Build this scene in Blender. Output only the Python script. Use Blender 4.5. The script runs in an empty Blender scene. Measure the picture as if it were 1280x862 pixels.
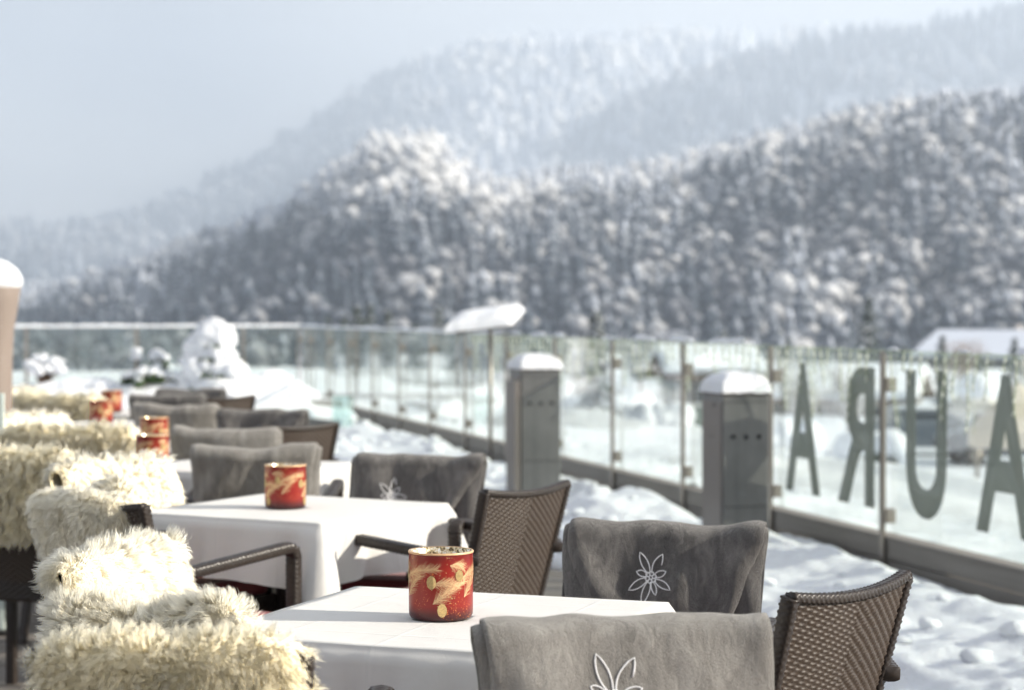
import bpy, math, random
import numpy as np
from mathutils import Vector, Matrix, Quaternion

random.seed(7)
RNG = np.random.default_rng(11)
scene = bpy.context.scene
COL = scene.collection
PI = math.pi
CAM_H = 1.33
FPX = 2500.0          # focal length in photo pixels (1280 wide)
RA = math.radians(15.3)   # terrace edge runs 15.3 degrees left of the view axis
UX, UY = -math.sin(RA), math.cos(RA)
VX, VY = math.cos(RA), math.sin(RA)

def uv2w(u, v):
    return (u * UX + v * VX, u * UY + v * VY)

def at(px, d):                      # ground spot seen in column px at depth d
    return ((px - 640) / FPX * d, d)

# ------------------------------------------------------------------ noise
def _hash(ix, iy, iz, seed):
    h = (ix * 374761393 + iy * 668265263 + iz * 2147483647 + seed * 1274126177) & 0xFFFFFFFF
    h = ((h ^ (h >> 13)) * 1274126177) & 0xFFFFFFFF
    h = h ^ (h >> 16)
    return (h & 0xFFFF) / 32767.5 - 1.0

def vn(x, y, z=0.0, seed=0):
    x, y, z = np.broadcast_arrays(np.asarray(x, float), np.asarray(y, float), np.asarray(z, float))
    ix, iy, iz = np.floor(x).astype(np.int64), np.floor(y).astype(np.int64), np.floor(z).astype(np.int64)
    fx, fy, fz = x - ix, y - iy, z - iz
    fx, fy, fz = [f * f * (3 - 2 * f) for f in (fx, fy, fz)]
    r = 0
    for dx in (0, 1):
        for dy in (0, 1):
            for dz in (0, 1):
                w = (fx if dx else 1 - fx) * (fy if dy else 1 - fy) * (fz if dz else 1 - fz)
                r = r + w * _hash(ix + dx, iy + dy, iz + dz, seed)
    return r

def fbm(x, y, z=0.0, seed=0, oct=4, gain=0.5):
    x, y, z = [np.asarray(q, float) for q in (x, y, z)]
    r, a, f = 0, 1.0, 1.0
    for k in range(oct):
        r = r + a * vn(x * f + 17.3 * k, y * f - 9.1 * k, z * f + 3.7 * k, seed + k)
        a *= gain; f *= 2.03
    return r

def smooth(t):
    t = np.clip(t, 0, 1)
    return t * t * (3 - 2 * t)

# ------------------------------------------------------------------ mesh helpers
def mesh_np(name, V, F, smoothed=False):
    V = np.asarray(V, np.float32).reshape(-1, 3)
    F = np.asarray(F, np.int32)
    me = bpy.data.meshes.new(name)
    n, k = F.shape
    me.vertices.add(len(V)); me.vertices.foreach_set('co', V.ravel())
    me.loops.add(n * k); me.loops.foreach_set('vertex_index', F.ravel())
    me.polygons.add(n)
    me.polygons.foreach_set('loop_start', np.arange(0, n * k, k, dtype=np.int32))
    me.polygons.foreach_set('loop_total', np.full(n, k, np.int32))
    if smoothed:
        me.polygons.foreach_set('use_smooth', np.ones(n, bool))
    me.update(calc_edges=True)
    return me

def grid_faces(nx, ny, wrapx=False, base=0):
    i = np.arange(nx if wrapx else nx - 1); j = np.arange(ny - 1)
    I, J = np.meshgrid(i, j, indexing='ij')
    I2 = (I + 1) % nx
    f = np.stack([I * ny + J, I2 * ny + J, I2 * ny + J + 1, I * ny + J + 1], -1).reshape(-1, 4)
    return f + base

class MB:
    """collects quads and tris into one mesh"""
    def __init__(s): s.v = []; s.f = []; s.m = []; s.sm = []; s.n = 0
    def add(s, V, F, mat=0, sm=False):
        V = np.asarray(V, float).reshape(-1, 3)
        s.v.append(V)
        for f in (F.tolist() if hasattr(F, 'tolist') else F):
            s.f.append([q + s.n for q in f]); s.m.append(mat); s.sm.append(sm)
        s.n += len(V); return s
    def box(s, c, d, rz=0, mat=0, M=None):
        x, y, z = [q / 2 for q in d]
        P = np.array([(-x,-y,-z),(x,-y,-z),(x,y,-z),(-x,y,-z),(-x,-y,z),(x,-y,z),(x,y,z),(-x,y,z)])
        if M is not None: P = P @ np.array(M.to_3x3()).T
        c_, s_ = math.cos(rz), math.sin(rz)
        R = np.array([[c_, -s_, 0], [s_, c_, 0], [0, 0, 1]])
        P = P @ R.T + np.array(c)
        return s.add(P, [[0,3,2,1],[4,5,6,7],[0,1,5,4],[1,2,6,5],[2,3,7,6],[3,0,4,7]], mat)
    def tube(s, pts, r, seg=8, mat=0, cap=True):
        pts = [Vector(p) for p in pts]; n = len(pts)
        rr = r if hasattr(r, '__len__') else [r] * n
        V = []; up = None
        for i, p in enumerate(pts):
            t = (pts[min(i + 1, n - 1)] - pts[max(i - 1, 0)]).normalized()
            if up is None:
                up = Vector((0, 0, 1)) if abs(t.z) < .9 else Vector((1, 0, 0))
            a = (up - t * up.dot(t)).normalized(); b = t.cross(a); up = a
            for k in range(seg):
                an = 2 * PI * k / seg
                V.append(p + (a * math.cos(an) + b * math.sin(an)) * rr[i])
        F = []
        for i in range(n - 1):
            for k in range(seg):
                k2 = (k + 1) % seg
                F.append([i*seg+k, i*seg+k2, (i+1)*seg+k2, (i+1)*seg+k])
        if cap:
            F.append(list(range(seg))[::-1]); F.append([(n-1)*seg+k for k in range(seg)])
        return s.add([tuple(v) for v in V], F, mat, True)
    def lathe(s, prof, seg=24, c=(0,0,0), mat=0, cap=False):
        V = []; n = len(prof)
        for k in range(seg):
            an = 2 * PI * k / seg
            for r, z in prof: V.append((c[0]+r*math.cos(an), c[1]+r*math.sin(an), c[2]+z))
        F = grid_faces(seg, n, True)
        return s.add(V, F, mat, True)
    def mesh(s, name):
        me = bpy.data.meshes.new(name)
        me.from_pydata(np.concatenate(s.v).tolist(), [], s.f)
        me.polygons.foreach_set('material_index', s.m)
        me.polygons.foreach_set('use_smooth', s.sm)
        me.update(); return me

def link(name, me, mat, parent=None, loc=None, rz=0):
    o = bpy.data.objects.new(name, me); COL.objects.link(o)
    for m in (mat if isinstance(mat, (list, tuple)) else [mat]):
        if m is not None and me is not None and len(me.materials) < (len(mat) if isinstance(mat, (list, tuple)) else 1):
            me.materials.append(m)
    if parent is not None: o.parent = parent
    if loc is not None: o.location = loc
    if rz: o.rotation_euler = (0, 0, rz)
    return o

def tag(o, label, cat, group=None):
    o['label'] = label; o['category'] = cat
    if group: o['group'] = group
    return o

def thing(name, label, cat, loc=(0,0,0), rz=0, group=None):
    o = bpy.data.objects.new(name, None); COL.objects.link(o)
    o.empty_display_size = .1
    o.location = loc; o.rotation_euler = (0, 0, rz)
    return tag(o, label, cat, group)

def structure(name, me, mat, label=None):
    o = link(name, me, mat); o['kind'] = 'structure'
    return o

def copy_tree(o, parent=None):
    c = o.copy(); COL.objects.link(c); c.parent = parent
    for ch in [q for q in bpy.data.objects if q.parent == o]:
        copy_tree(ch, c)
    return c

def bevel(o, w=.004, seg=2):
    m = o.modifiers.new('bev', 'BEVEL'); m.width = w; m.segments = seg; m.limit_method = 'ANGLE'
    return o

# ------------------------------------------------------------------ materials
class NT:
    def __init__(s, name):
        s.m = bpy.data.materials.new(name); s.m.use_nodes = True
        s.t = s.m.node_tree; s.t.nodes.clear()
        s.out = s.t.nodes.new('ShaderNodeOutputMaterial')
    def n(s, kind, **kw):
        nd = s.t.nodes.new('ShaderNode' + kind)
        for k, v in kw.items():
            if hasattr(nd, k) and k not in nd.inputs: setattr(nd, k, v)
            else: nd.inputs[k].default_value = v
        return nd
    def l(s, a, b): s.t.links.new(a, b)
    def noise(s, scale, detail=4, rough=.5, coord='Object', vec=None, dist=0):
        if vec is None:
            vec = s.n('TexCoord').outputs[coord]
        nz = s.n('TexNoise', Scale=scale, Detail=detail, Roughness=rough, Distortion=dist)
        s.l(vec, nz.inputs['Vector']); return nz.outputs[0]
    def ramp(s, fac, stops):
        r = s.n('ValToRGB'); s.l(fac, r.inputs[0])
        el = r.color_ramp.elements
        while len(el) < len(stops): el.new(.5)
        for e, (p, c) in zip(el, stops):
            e.position = p; e.color = (*c, 1) if len(c) == 3 else c
        return r.outputs[0]
    def mix(s, f, a, b, blend='MIX'):
        m = s.n('MixRGB'); m.blend_type = blend
        for v, i in ((f, 0), (a, 1), (b, 2)):
            if hasattr(v, 'links'): s.l(v, m.inputs[i])
            elif i == 0: m.inputs[0].default_value = v
            else: m.inputs[i].default_value = (*v, 1)
        return m.outputs[0]
    def math(s, op, a, b=None, clamp=False):
        m = s.n('Math'); m.operation = op; m.use_clamp = clamp
        for v, i in ((a, 0), (b, 1)):
            if v is None: continue
            if hasattr(v, 'links'): s.l(v, m.inputs[i])
            else: m.inputs[i].default_value = v
        return m.outputs[0]
    def bump(s, h, strength=.3, dist=.01, normal=None):
        b = s.n('Bump', Strength=strength, Distance=dist); s.l(h, b.inputs['Height'])
        if normal is not None: s.l(normal, b.inputs['Normal'])
        return b.outputs[0]
    def pbr(s, color, rough=.5, normal=None, **kw):
        p = s.n('BsdfPrincipled')
        if hasattr(color, 'links'): s.l(color, p.inputs['Base Color'])
        else: p.inputs['Base Color'].default_value = (*color, 1)
        if hasattr(rough, 'links'): s.l(rough, p.inputs['Roughness'])
        else: p.inputs['Roughness'].default_value = rough
        if normal is not None: s.l(normal, p.inputs['Normal'])
        for k, v in kw.items():
            k = k.replace('_', ' ')
            if hasattr(v, 'links'): s.l(v, p.inputs[k])
            else: p.inputs[k].default_value = v
        return p.outputs[0]
    def done(s, sh): s.l(sh, s.out.inputs['Surface']); return s.m

def simple(name, color, rough=.5, var=.12, scale=8, bump=0, **kw):
    t = NT(name)
    nz = t.noise(scale, 5)
    c = t.mix(nz, tuple(q * (1 - var) for q in color), tuple(min(1, q * (1 + var)) for q in color))
    nrm = t.bump(t.noise(scale * 6, 4), bump, .004) if bump else None
    return t.done(t.pbr(c, rough, nrm, **kw))

def mat_snow(name='snow_white', fine=1.0):
    t = NT(name)
    vec = t.n('TexCoord').outputs['Object']
    a = t.noise(6 * fine, 6, .6, vec=vec); b = t.noise(45 * fine, 5, .65, vec=vec); c = t.noise(240 * fine, 3, .6, vec=vec)
    h = t.math('ADD', t.math('MULTIPLY', a, 1.0), t.math('ADD', t.math('MULTIPLY', b, .35), t.math('MULTIPLY', c, .22)))
    nrm = t.bump(h, .8, .03 / fine)
    col = t.mix(a, (.80, .83, .88), (.88, .90, .93))
    return t.done(t.pbr(col, .55, nrm, Subsurface_Weight=.12, Subsurface_Radius=(.04, .05, .07), Subsurface_Scale=.25, Specular_IOR_Level=.35))
M_SNOW = mat_snow()
M_SNOW_FAR = simple('snow_field_white', (.78, .81, .87), .7, .05, .15)

def mat_wicker(name, c0, c1, rough=.38):
    t = NT(name)
    vec = t.n('TexCoord').outputs['Object']
    nz = t.noise(60, 4, .6, vec=vec)
    big = t.noise(7, 3, .5, vec=vec)
    col = t.mix(nz, c0, c1)
    col = t.mix(t.math('MULTIPLY', big, .35), col, (.09, .07, .055))
    nrm = t.bump(t.noise(400, 2, .5, vec=vec), .25, .001)
    return t.done(t.pbr(col, rough, nrm, Specular_IOR_Level=.32))
M_WEAVE = mat_wicker('woven_rattan_brown', (.028, .020, .016), (.066, .046, .034), .46)
M_WEAVE_DK = mat_wicker('woven_rattan_dark', (.013, .010, .010), (.034, .027, .024), .28)

def mat_plush(name, c0, c1, c2):
    t = NT(name)
    vec = t.n('TexCoord').outputs['Object']
    mpp = t.n('Mapping'); t.l(vec, mpp.inputs[0]); mpp.inputs['Scale'].default_value = (1.3, 1.3, .38); mpp.inputs['Rotation'].default_value = (0, .3, 0)
    fine = t.n('TexCoord').outputs['Object']; vec = mpp.outputs[0]
    n1 = t.noise(9, 4, .6, vec=vec, dist=1.0)
    n2 = t.noise(34, 4, .6, vec=vec, dist=1.2)
    n3 = t.noise(700, 2, .5, vec=vec)
    f = t.math('ADD', t.math('MULTIPLY', n1, .65), t.math('MULTIPLY', n2, .35))
    col = t.ramp(f, [(.36, c0), (.5, c1), (.66, c2)])
    col = t.mix(t.math('MULTIPLY', n3, .35), col, tuple(min(1, q * 1.5) for q in c2))
    hh = t.math('ADD', t.math('MULTIPLY', n3, .5), t.math('MULTIPLY', n2, .8))
    nrm = t.bump(hh, .9, .008)
    return t.done(t.pbr(col, .95, nrm, Sheen_Weight=.75, Sheen_Roughness=.35, Sheen_Tint=(.9, .87, .83, 1), Specular_IOR_Level=.1))
M_PLUSH = mat_plush('grey_plush_fleece', (.115, .108, .10), (.205, .194, .18), (.36, .345, .32))
M_PLUSH_D = mat_plush('charcoal_plush_fleece', (.040, .039, .040), (.082, .079, .079), (.22, .21, .20))
M_THREAD = simple('white_embroidery_thread', (.86, .86, .87), .6, .06, 300, .3)
M_RED = simple('red_cushion_fabric', (.22, .02, .03), .8, .2, 60, .3, Sheen_Weight=.3)

def mat_fur(name, root, tip):
    t = NT(name)
    at_ = t.n('Attribute', attribute_name='tip')
    nz = t.noise(14, 4, .6)
    rc = t.mix(nz, tuple(q * .8 for q in root), root)
    f = t.math('POWER', at_.outputs['Fac'], .7)
    col = t.mix(f, rc, tip)
    fa = t.n('Attribute', attribute_name='fleece_normal')
    vt = t.n('VectorTransform'); vt.vector_type = 'NORMAL'; vt.convert_from = 'OBJECT'; vt.convert_to = 'WORLD'
    t.l(fa.outputs['Vector'], vt.inputs[0])
    df = t.n('BsdfDiffuse', Roughness=.6); t.l(col, df.inputs['Color']); t.l(vt.outputs[0], df.inputs['Normal'])
    ng = t.n('VectorMath'); ng.operation = 'SCALE'; ng.inputs['Scale'].default_value = -1; t.l(vt.outputs[0], ng.inputs[0])
    tr = t.n('BsdfTranslucent'); t.l(col, tr.inputs['Color']); t.l(ng.outputs[0], tr.inputs['Normal'])
    ad = t.n('AddShader'); t.l(df.outputs[0], ad.inputs[0]); t.l(tr.outputs[0], ad.inputs[1])
    return t.done(ad.outputs[0])
M_FUR = mat_fur('cream_lambskin', (.93, .83, .58), (.96, .91, .76))
M_FUR_W = mat_fur('ivory_lambskin', (.90, .82, .62), (.95, .92, .82))
M_FUR_Y = mat_fur('honey_lambskin', (.93, .84, .61), (.97, .92, .76))

def mat_cloth():
    t = NT('white_tablecloth_linen')
    vec = t.n('TexCoord').outputs['Object']
    w = t.n('TexWave', Scale=420.0, Distortion=.6, Detail=1.0); t.l(vec, w.inputs['Vector'])
    soft = t.noise(9, 4, .55, vec=vec, dist=.7)
    crease = t.noise(3.2, 3, .5, vec=vec)
    sx = t.n('SeparateXYZ'); t.l(vec, sx.inputs[0])
    cr = None
    for ax_, pos in ((0, 0.0), (0, .21), (0, -.21), (1, 0.0), (1, .22), (1, -.22)):
        dd = t.math('ABSOLUTE', t.math('ADD', t.math('SUBTRACT', sx.outputs[ax_], pos), t.math('MULTIPLY', soft, .004)))
        e = t.math('SUBTRACT', 1.0, t.math('MULTIPLY', dd, 160.0), True)
        cr = e if cr is None else t.math('ADD', cr, e)
    h = t.math('ADD', t.math('MULTIPLY', soft, 1.0), t.math('ADD', t.math('MULTIPLY', w.outputs['Fac'], .03), t.math('MULTIPLY', cr, .30)))
    nrm = t.bump(h, .35, .012)
    col = t.mix(crease, (.75, .74, .715), (.81, .80, .78))
    p = t.pbr(col, .8, nrm, Specular_IOR_Level=.2, Sheen_Weight=.15)
    tr = t.n('BsdfTranslucent'); t.l(col, tr.inputs['Color'])
    mx = t.n('MixShader'); mx.inputs[0].default_value = .12
    t.l(p, mx.inputs[1]); t.l(tr.outputs[0], mx.inputs[2])
    return t.done(mx.outputs[0])
M_CLOTH = mat_cloth()

def mat_redglass():
    t = NT('red_lacquered_glass')
    vec = t.n('TexCoord').outputs['Object']
    sep = t.n('SeparateXYZ'); t.l(vec, sep.inputs[0])
    zr = t.math('MULTIPLY', sep.outputs[2], 7.7)
    col = t.ramp(zr, [(.0, (.05, .018, .022)), (.10, (.12, .02, .02)), (.22, (.36, .020, .012)), (.75, (.40, .024, .014)), (1, (.20, .014, .012))])
    sp = t.noise(330, 3, .5, vec=vec)
    spk = t.ramp(sp, [(.60, (0, 0, 0)), (.66, (1, 1, 1))])
    area = t.ramp(t.noise(24, 2, .5, vec=vec), [(.46, (0, 0, 0)), (.6, (1, 1, 1))])
    col = t.mix(t.mix(1.0, spk, area, 'MULTIPLY'), col, (.95, .28, .08))
    p = t.pbr(col, .33, None, Coat_Weight=.4, Coat_Roughness=.15)
    tr = t.n('BsdfTranslucent'); t.l(t.mix(.35, col, (1, .12, .03)), tr.inputs['Color'])
    mx = t.n('MixShader'); mx.inputs[0].default_value = .32
    t.l(p, mx.inputs[1]); t.l(tr.outputs[0], mx.inputs[2])
    return t.done(mx.outputs[0])
M_REDGLASS = mat_redglass()
M_GOLD = simple('gold_leaf_print', (.78, .47, .25), .45, .35, 200, Metallic=.25)
M_GOLDCONE = simple('gold_cone_print', (.66, .44, .19), .45, .6, 420, .8, Metallic=.4)
def mat_merc():
    t = NT('mercury_gold_lining')
    f = t.ramp(t.noise(150, 4, .6), [(.4, (.12, .08, .04)), (.5, (.8, .62, .35)), (.62, (.95, .9, .8))])
    return t.done(t.pbr(f, .22, None, Metallic=.85))
M_MERC = mat_merc()

def mat_glass(name, tint, gloss=.9, haze=0.0):
    t = NT(name)
    tr = t.n('BsdfTransparent'); tr.inputs[0].default_value = (*tint, 1)
    gl = t.n('BsdfGlossy', Roughness=.01); gl.inputs[0].default_value = (1, 1, 1, 1)
    fr = t.n('Fresnel', IOR=1.5)
    vec = t.n('TexCoord').outputs['Object']
    ge = t.n('NewGeometry')
    f = t.math('MULTIPLY', t.math('MULTIPLY', fr.outputs[0], gloss, True), t.math('SUBTRACT', 1.0, ge.outputs['Backfacing']))
    mx = t.n('MixShader'); t.l(f, mx.inputs[0]); t.l(tr.outputs[0], mx.inputs[1]); t.l(gl.outputs[0], mx.inputs[2])
    if haze:
        df = t.n('BsdfDiffuse'); df.inputs[0].default_value = (.7, .75, .72, 1)
        nz = t.ramp(t.noise(3.0, 6, .65, vec=vec), [(.35, (0, 0, 0)), (.75, (1, 1, 1))])
        m2 = t.n('MixShader'); t.l(t.math('MULTIPLY', nz, haze), m2.inputs[0]); t.l(mx.outputs[0], m2.inputs[1]); t.l(df.outputs[0], m2.inputs[2])
        return t.done(m2.outputs[0])
    return t.done(mx.outputs[0])
M_GLASS = mat_glass('railing_glass', (.925, .962, .942), 1.6, .09)
M_CLEAR = mat_glass('clear_glass', (.9, .96, .96), 1.0, .25)
def mat_letter():
    t = NT('sage_vinyl_letter')
    tr = t.n('BsdfTransparent'); p = t.pbr((.25, .28, .24), .6)
    mx = t.n('MixShader'); mx.inputs[0].default_value = .80
    t.l(tr.outputs[0], mx.inputs[1]); t.l(p, mx.inputs[2]); return t.done(mx.outputs[0])
M_LETTER = mat_letter()
M_STEEL = simple('brushed_steel_post', (.30, .27, .24), .38, .15, 25, .1, Metallic=.75)
def mat_box():
    t = NT('grey_powder_coated_metal')
    vec = t.n('TexCoord').outputs['Object']
    mp = t.n('Mapping'); t.l(vec, mp.inputs[0]); mp.inputs['Scale'].default_value = (14, 14, .8)
    streak = t.noise(1.0, 5, .6, vec=mp.outputs[0]); spot = t.noise(30, 5, .7, vec=vec); big = t.noise(3, 4, .6, vec=vec)
    f = t.math('ADD', t.math('MULTIPLY', streak, .5), t.math('MULTIPLY', big, .5))
    col = t.ramp(f, [(.35, (.13, .132, .13)), (.5, (.17, .17, .168)), (.68, (.23, .228, .222))])
    col = t.mix(t.ramp(spot, [(.64, (0, 0, 0)), (.72, (.6, .6, .6))]), col, (.36, .35, .34))
    return t.done(t.pbr(col, t.math('ADD', t.math('MULTIPLY', spot, .3), .22), t.bump(spot, .08, .002), Metallic=.4))
M_BOXGREY = mat_box()
M_BOXSIDE = simple('taupe_metal_side', (.20, .18, .165), .45, .1, 3, .05, Metallic=.3)
M_DARK = simple('dark_rubber', (.012, .012, .014), .6, .1, 40)
M_DKMETAL = simple('dark_table_leg_metal', (.03, .028, .027), .4, .1, 40, Metallic=.5)
M_BROWN = simple('taupe_painted_pillar', (.25, .20, .17), .55, .08, 4, .1)

def mat_wood(name, c0, c1, axis=0):
    t = NT(name)
    tc = t.n('TexCoord').outputs['Object']
    mp = t.n('Mapping'); t.l(tc, mp.inputs[0]); mp.inputs['Rotation'].default_value = (0, 0, -RA)
    mp.inputs['Scale'].default_value = ((1.5, 40, 40), (40, 1.5, 40))[axis]
    g = t.noise(1.0, 5, .65, vec=mp.outputs[0], dist=.3)
    b = t.noise(2.0, 4, .6, vec=tc)
    col = t.mix(g, c0, c1); col = t.mix(t.math('MULTIPLY', b, .5), col, tuple(q * .7 for q in c0))
    return t.done(t.pbr(col, .75, t.bump(g, .4, .004)))
M_DECK = mat_wood('weathered_deck_wood', (.13, .115, .10), (.26, .235, .21), 0)
M_KERB = mat_wood('weathered_grey_board', (.17, .155, .14), (.34, .32, .29), 1)

# ------------------------------------------------------------------ woven chair
def weave_height(u, v, pu=.0094, pv=.0064, sgn=1.0):
    """u across, v up; twill: each row floats over two stakes and under one, one stake further per row"""
    row = np.floor(v / pv)
    fv = v / pv - row
    st = u / pu + row * sgn
    ph = st % 3.0
    over = np.where(ph < 2.0, np.sin(PI * ph / 2.0) ** .6, -.55 * np.sin(PI * (ph - 2.0)))
    prof = np.sqrt(np.clip(1 - (2 * fv - 1) ** 2, 0, 1))
    return .0024 * (over * .9) * (.35 + .65 * prof) + .0010 * prof - .0016

ZT = .83
def back_y(z):                       # centre plane of the backrest
    return .12 * (ZT - z) / .45

def back_point(a, b, off):
    """a in -.5...5 across, b in 0..1 up, off = offset towards the sitter (+y)"""
    z0 = .36
    ztop = ZT - .002 + .015 * (2 * a) ** 2
    z = z0 + b * (ztop - z0)
    w = .345 + .05 * b
    x = a * w
    y = back_y(z) + .021 * (2 * a) ** 2 + off
    return np.stack([x, y, z], -1)

def make_back_panel():
    na, nb = 190, 226
    V = []; F = []
    for side in (1, -1):
        A, B = np.meshgrid(np.linspace(-.5, .5, na), np.linspace(0, 1, nb), indexing='ij')
        P = back_point(A, B, 0)
        u = P[..., 0]; v = P[..., 2]
        h = np.where(u > 0, weave_height(u, v, sgn=1), weave_height(u, v, sgn=-1))
        P[..., 1] += side * (.008 + h)
        base = len(V) * na * nb
        V.append(P.reshape(-1, 3)); f = grid_faces(na, nb, base=base)
        F.append(f if side == -1 else f[:, ::-1])
    return mesh_np('woven_backrest', np.concatenate(V), np.concatenate(F), True)

def woven_tube(path, w, t, side_hint, step=.0028, seg=20, wrap=.0066):
    """square-ish wrapped tube: rings along a path, strand relief on the surface"""
    P = [Vector(p) for p in path]
    # resample
    L = [0]
    for i in range(1, len(P)): L.append(L[-1] + (P[i] - P[i-1]).length)
    n = max(4, int(L[-1] / step)); out = []
    for k in range(n + 1):
        s = L[-1] * k / n; i = max(1, next((q for q in range(1, len(L)) if L[q] >= s - 1e-9), len(L) - 1))
        f = (s - L[i-1]) / max(1e-9, L[i] - L[i-1]); out.append(P[i-1].lerp(P[i], f))
    pts = np.array([tuple(p) for p in out]); n = len(pts)
    T = np.gradient(pts, axis=0)
    ker = np.ones(5) / 5
    T = np.stack([np.convolve(np.pad(T[:, i], 2, 'edge'), ker, 'valid') for i in range(3)], -1)
    T /= np.linalg.norm(T, axis=1)[:, None]
    h = np.array(side_hint, float)[None]
    A = h - T * (T @ h[0])[:, None]; A /= np.linalg.norm(A, axis=1)[:, None]
    B = np.cross(T, A)
    th = np.linspace(0, 2 * PI, seg, endpoint=False)
    ca, sa = np.cos(th), np.sin(th)
    ex = .5
    cx = np.sign(ca) * np.abs(ca) ** ex; cy = np.sign(sa) * np.abs(sa) ** ex
    s = np.linspace(0, L[-1], n)
    row = np.floor(s / wrap); fs = s / wrap - row
    prof = np.sqrt(np.clip(1 - (2 * fs - 1) ** 2, 0, 1))
    cell = th / (2 * PI) * 10
    ph = (cell[None, :] + row[:, None]) % 2
    over = np.where(ph < 1, np.sin(PI * ph), -.8 * np.sin(PI * (ph - 1)))
    rel = .0014 * over * (.4 + .6 * prof[:, None]) + .0012 * prof[:, None] - .001
    V = pts[:, None] + A[:, None] * ((w / 2 + rel) * cx[None])[..., None] + B[:, None] * ((t / 2 + rel) * cy[None])[..., None]
    # rings index first
    V = V.transpose(1, 0, 2)
    F = grid_faces(seg, n, True)
    c0 = V[:, 0].mean(0); c1 = V[:, -1].mean(0)
    VV = np.concatenate([V.reshape(-1, 3), [c0, c1]])
    k = seg * n
    caps = [[(i * n), k, k, ((i + 1) % seg) * n] for i in range(seg)]
    return VV, F, seg, n

def tube_mesh(name, specs):
    V = []; F = []; base = 0
    tris = []
    for sp in specs:
        v, f, seg, n = woven_tube(*sp)
        V.append(v); F.append(f + base)
        k = seg * n + base
        i = np.arange(seg); j = (i + 1) % seg
        a = base + i * n; b = base + j * n
        # degenerate-free caps: split quads through the centre using pairs
        for q in range(0, seg, 2):
            F.append(np.array([[base + ((q + 2) % seg) * n, base + (q + 1) % seg * n, base + q * n, k]]))
            F.append(np.array([[base + q * n + n - 1, base + ((q + 1) % seg) * n + n - 1, base + ((q + 2) % seg) * n + n - 1, k + 1]]))
        base += len(v)
    return mesh_np(name, np.concatenate(V), np.concatenate(F), True)

def arc3(p0, p1, p2, n=6):
    p0, p1, p2 = Vector(p0), Vector(p1), Vector(p2)
    return [(p0.lerp(p1, t)).lerp(p1.lerp(p2, t), t) for t in [i / n for i in range(n + 1)]]

AX = .245
def build_chair(label, group):
    root = thing('wicker_armchair', label, 'chair', group=group)
    link('backrest', make_back_panel(), M_WEAVE, root)
    # frame round the backrest: left side, top, right side
    left = [tuple(back_point(np.array(-.5), np.array(b), 0.0)) for b in np.linspace(0, 1, 14)]
    right = [tuple(back_point(np.array(.5), np.array(b), 0.0)) for b in np.linspace(0, 1, 14)]
    top = [tuple(back_point(np.array(a), np.array(1.0), 0.0)) for a in np.linspace(-.5, .5, 17)]
    link('back_frame', tube_mesh('back_frame', [
        (left, .022, .030, (1, 0, 0)), (right, .022, .030, (1, 0, 0)),
        (top, .018, .026, (0, 0, 1))]), M_WEAVE_DK, root)
    for s in (-1, 1):
        arm = [(s * .190, .045, .655), (s * .235, .09, .664)] + [(s * AX, .14 + .33 * k / 5, .668 + .028 * k / 5) for k in range(6)] + \
              [(s * AX, .495, .697), (s * AX, .512, .688), (s * AX, .518, .67)]
        link('arm', tube_mesh('arm', [(arm, .042, .030, (1, 0, 0))]), M_WEAVE_DK, root)
        link('leg', tube_mesh('front_leg', [([(s * AX, .518, .672), (s * AX, .516, .4), (s * AX, .512, .0)], .038, .034, (1, 0, 0))]), M_WEAVE_DK, root)
        link('leg', tube_mesh('rear_leg', [([(s * .192, .125, .40), (s * .195, .09, .2), (s * .20, .03, .0)], .036, .034, (1, 0, 0))]), M_WEAVE_DK, root)
    # seat box with woven apron
    n = 260; nv = 34
    per = []
    cor = [(-.235, .10), (-.235, .50), (.235, .50), (.235, .10)]
    Pp = []
    for i in range(4):
        a, b = Vector(cor[i]), Vector(cor[(i + 1) % 4])
        for k in range(n // 4): Pp.append(a.lerp(b, k / (n // 4)))
    Pp = np.array([tuple(p) for p in Pp]); m = len(Pp)
    cen = np.array([0, .30]); nrm = Pp - cen; nrm /= np.linalg.norm(nrm, axis=1)[:, None]
    s = np.arange(m) * .0067
    zz = np.linspace(.37, .465, nv)
    H = weave_height(s[:, None], zz[None, :])
    V = np.zeros((m, nv, 3)); V[..., :2] = Pp[:, None] + nrm[:, None] * H[..., None]; V[..., 2] = zz
    F = grid_faces(m, nv, True)[:, ::-1]
    VV = V.reshape(-1, 3)
    mb = MB(); mb.add(VV, F, 0, True)
    mb.box((0, .30, .418), (.464, .394, .085))
    link('seat', mb.mesh('seat'), M_WEAVE_DK, root)
    mc = MB(); mc.box((0, .305, .492), (.43, .37, .06))
    c = bevel(link('seat_cushion', mc.mesh('seat_cushion'), M_RED, root), .018, 3)
    return root

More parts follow.
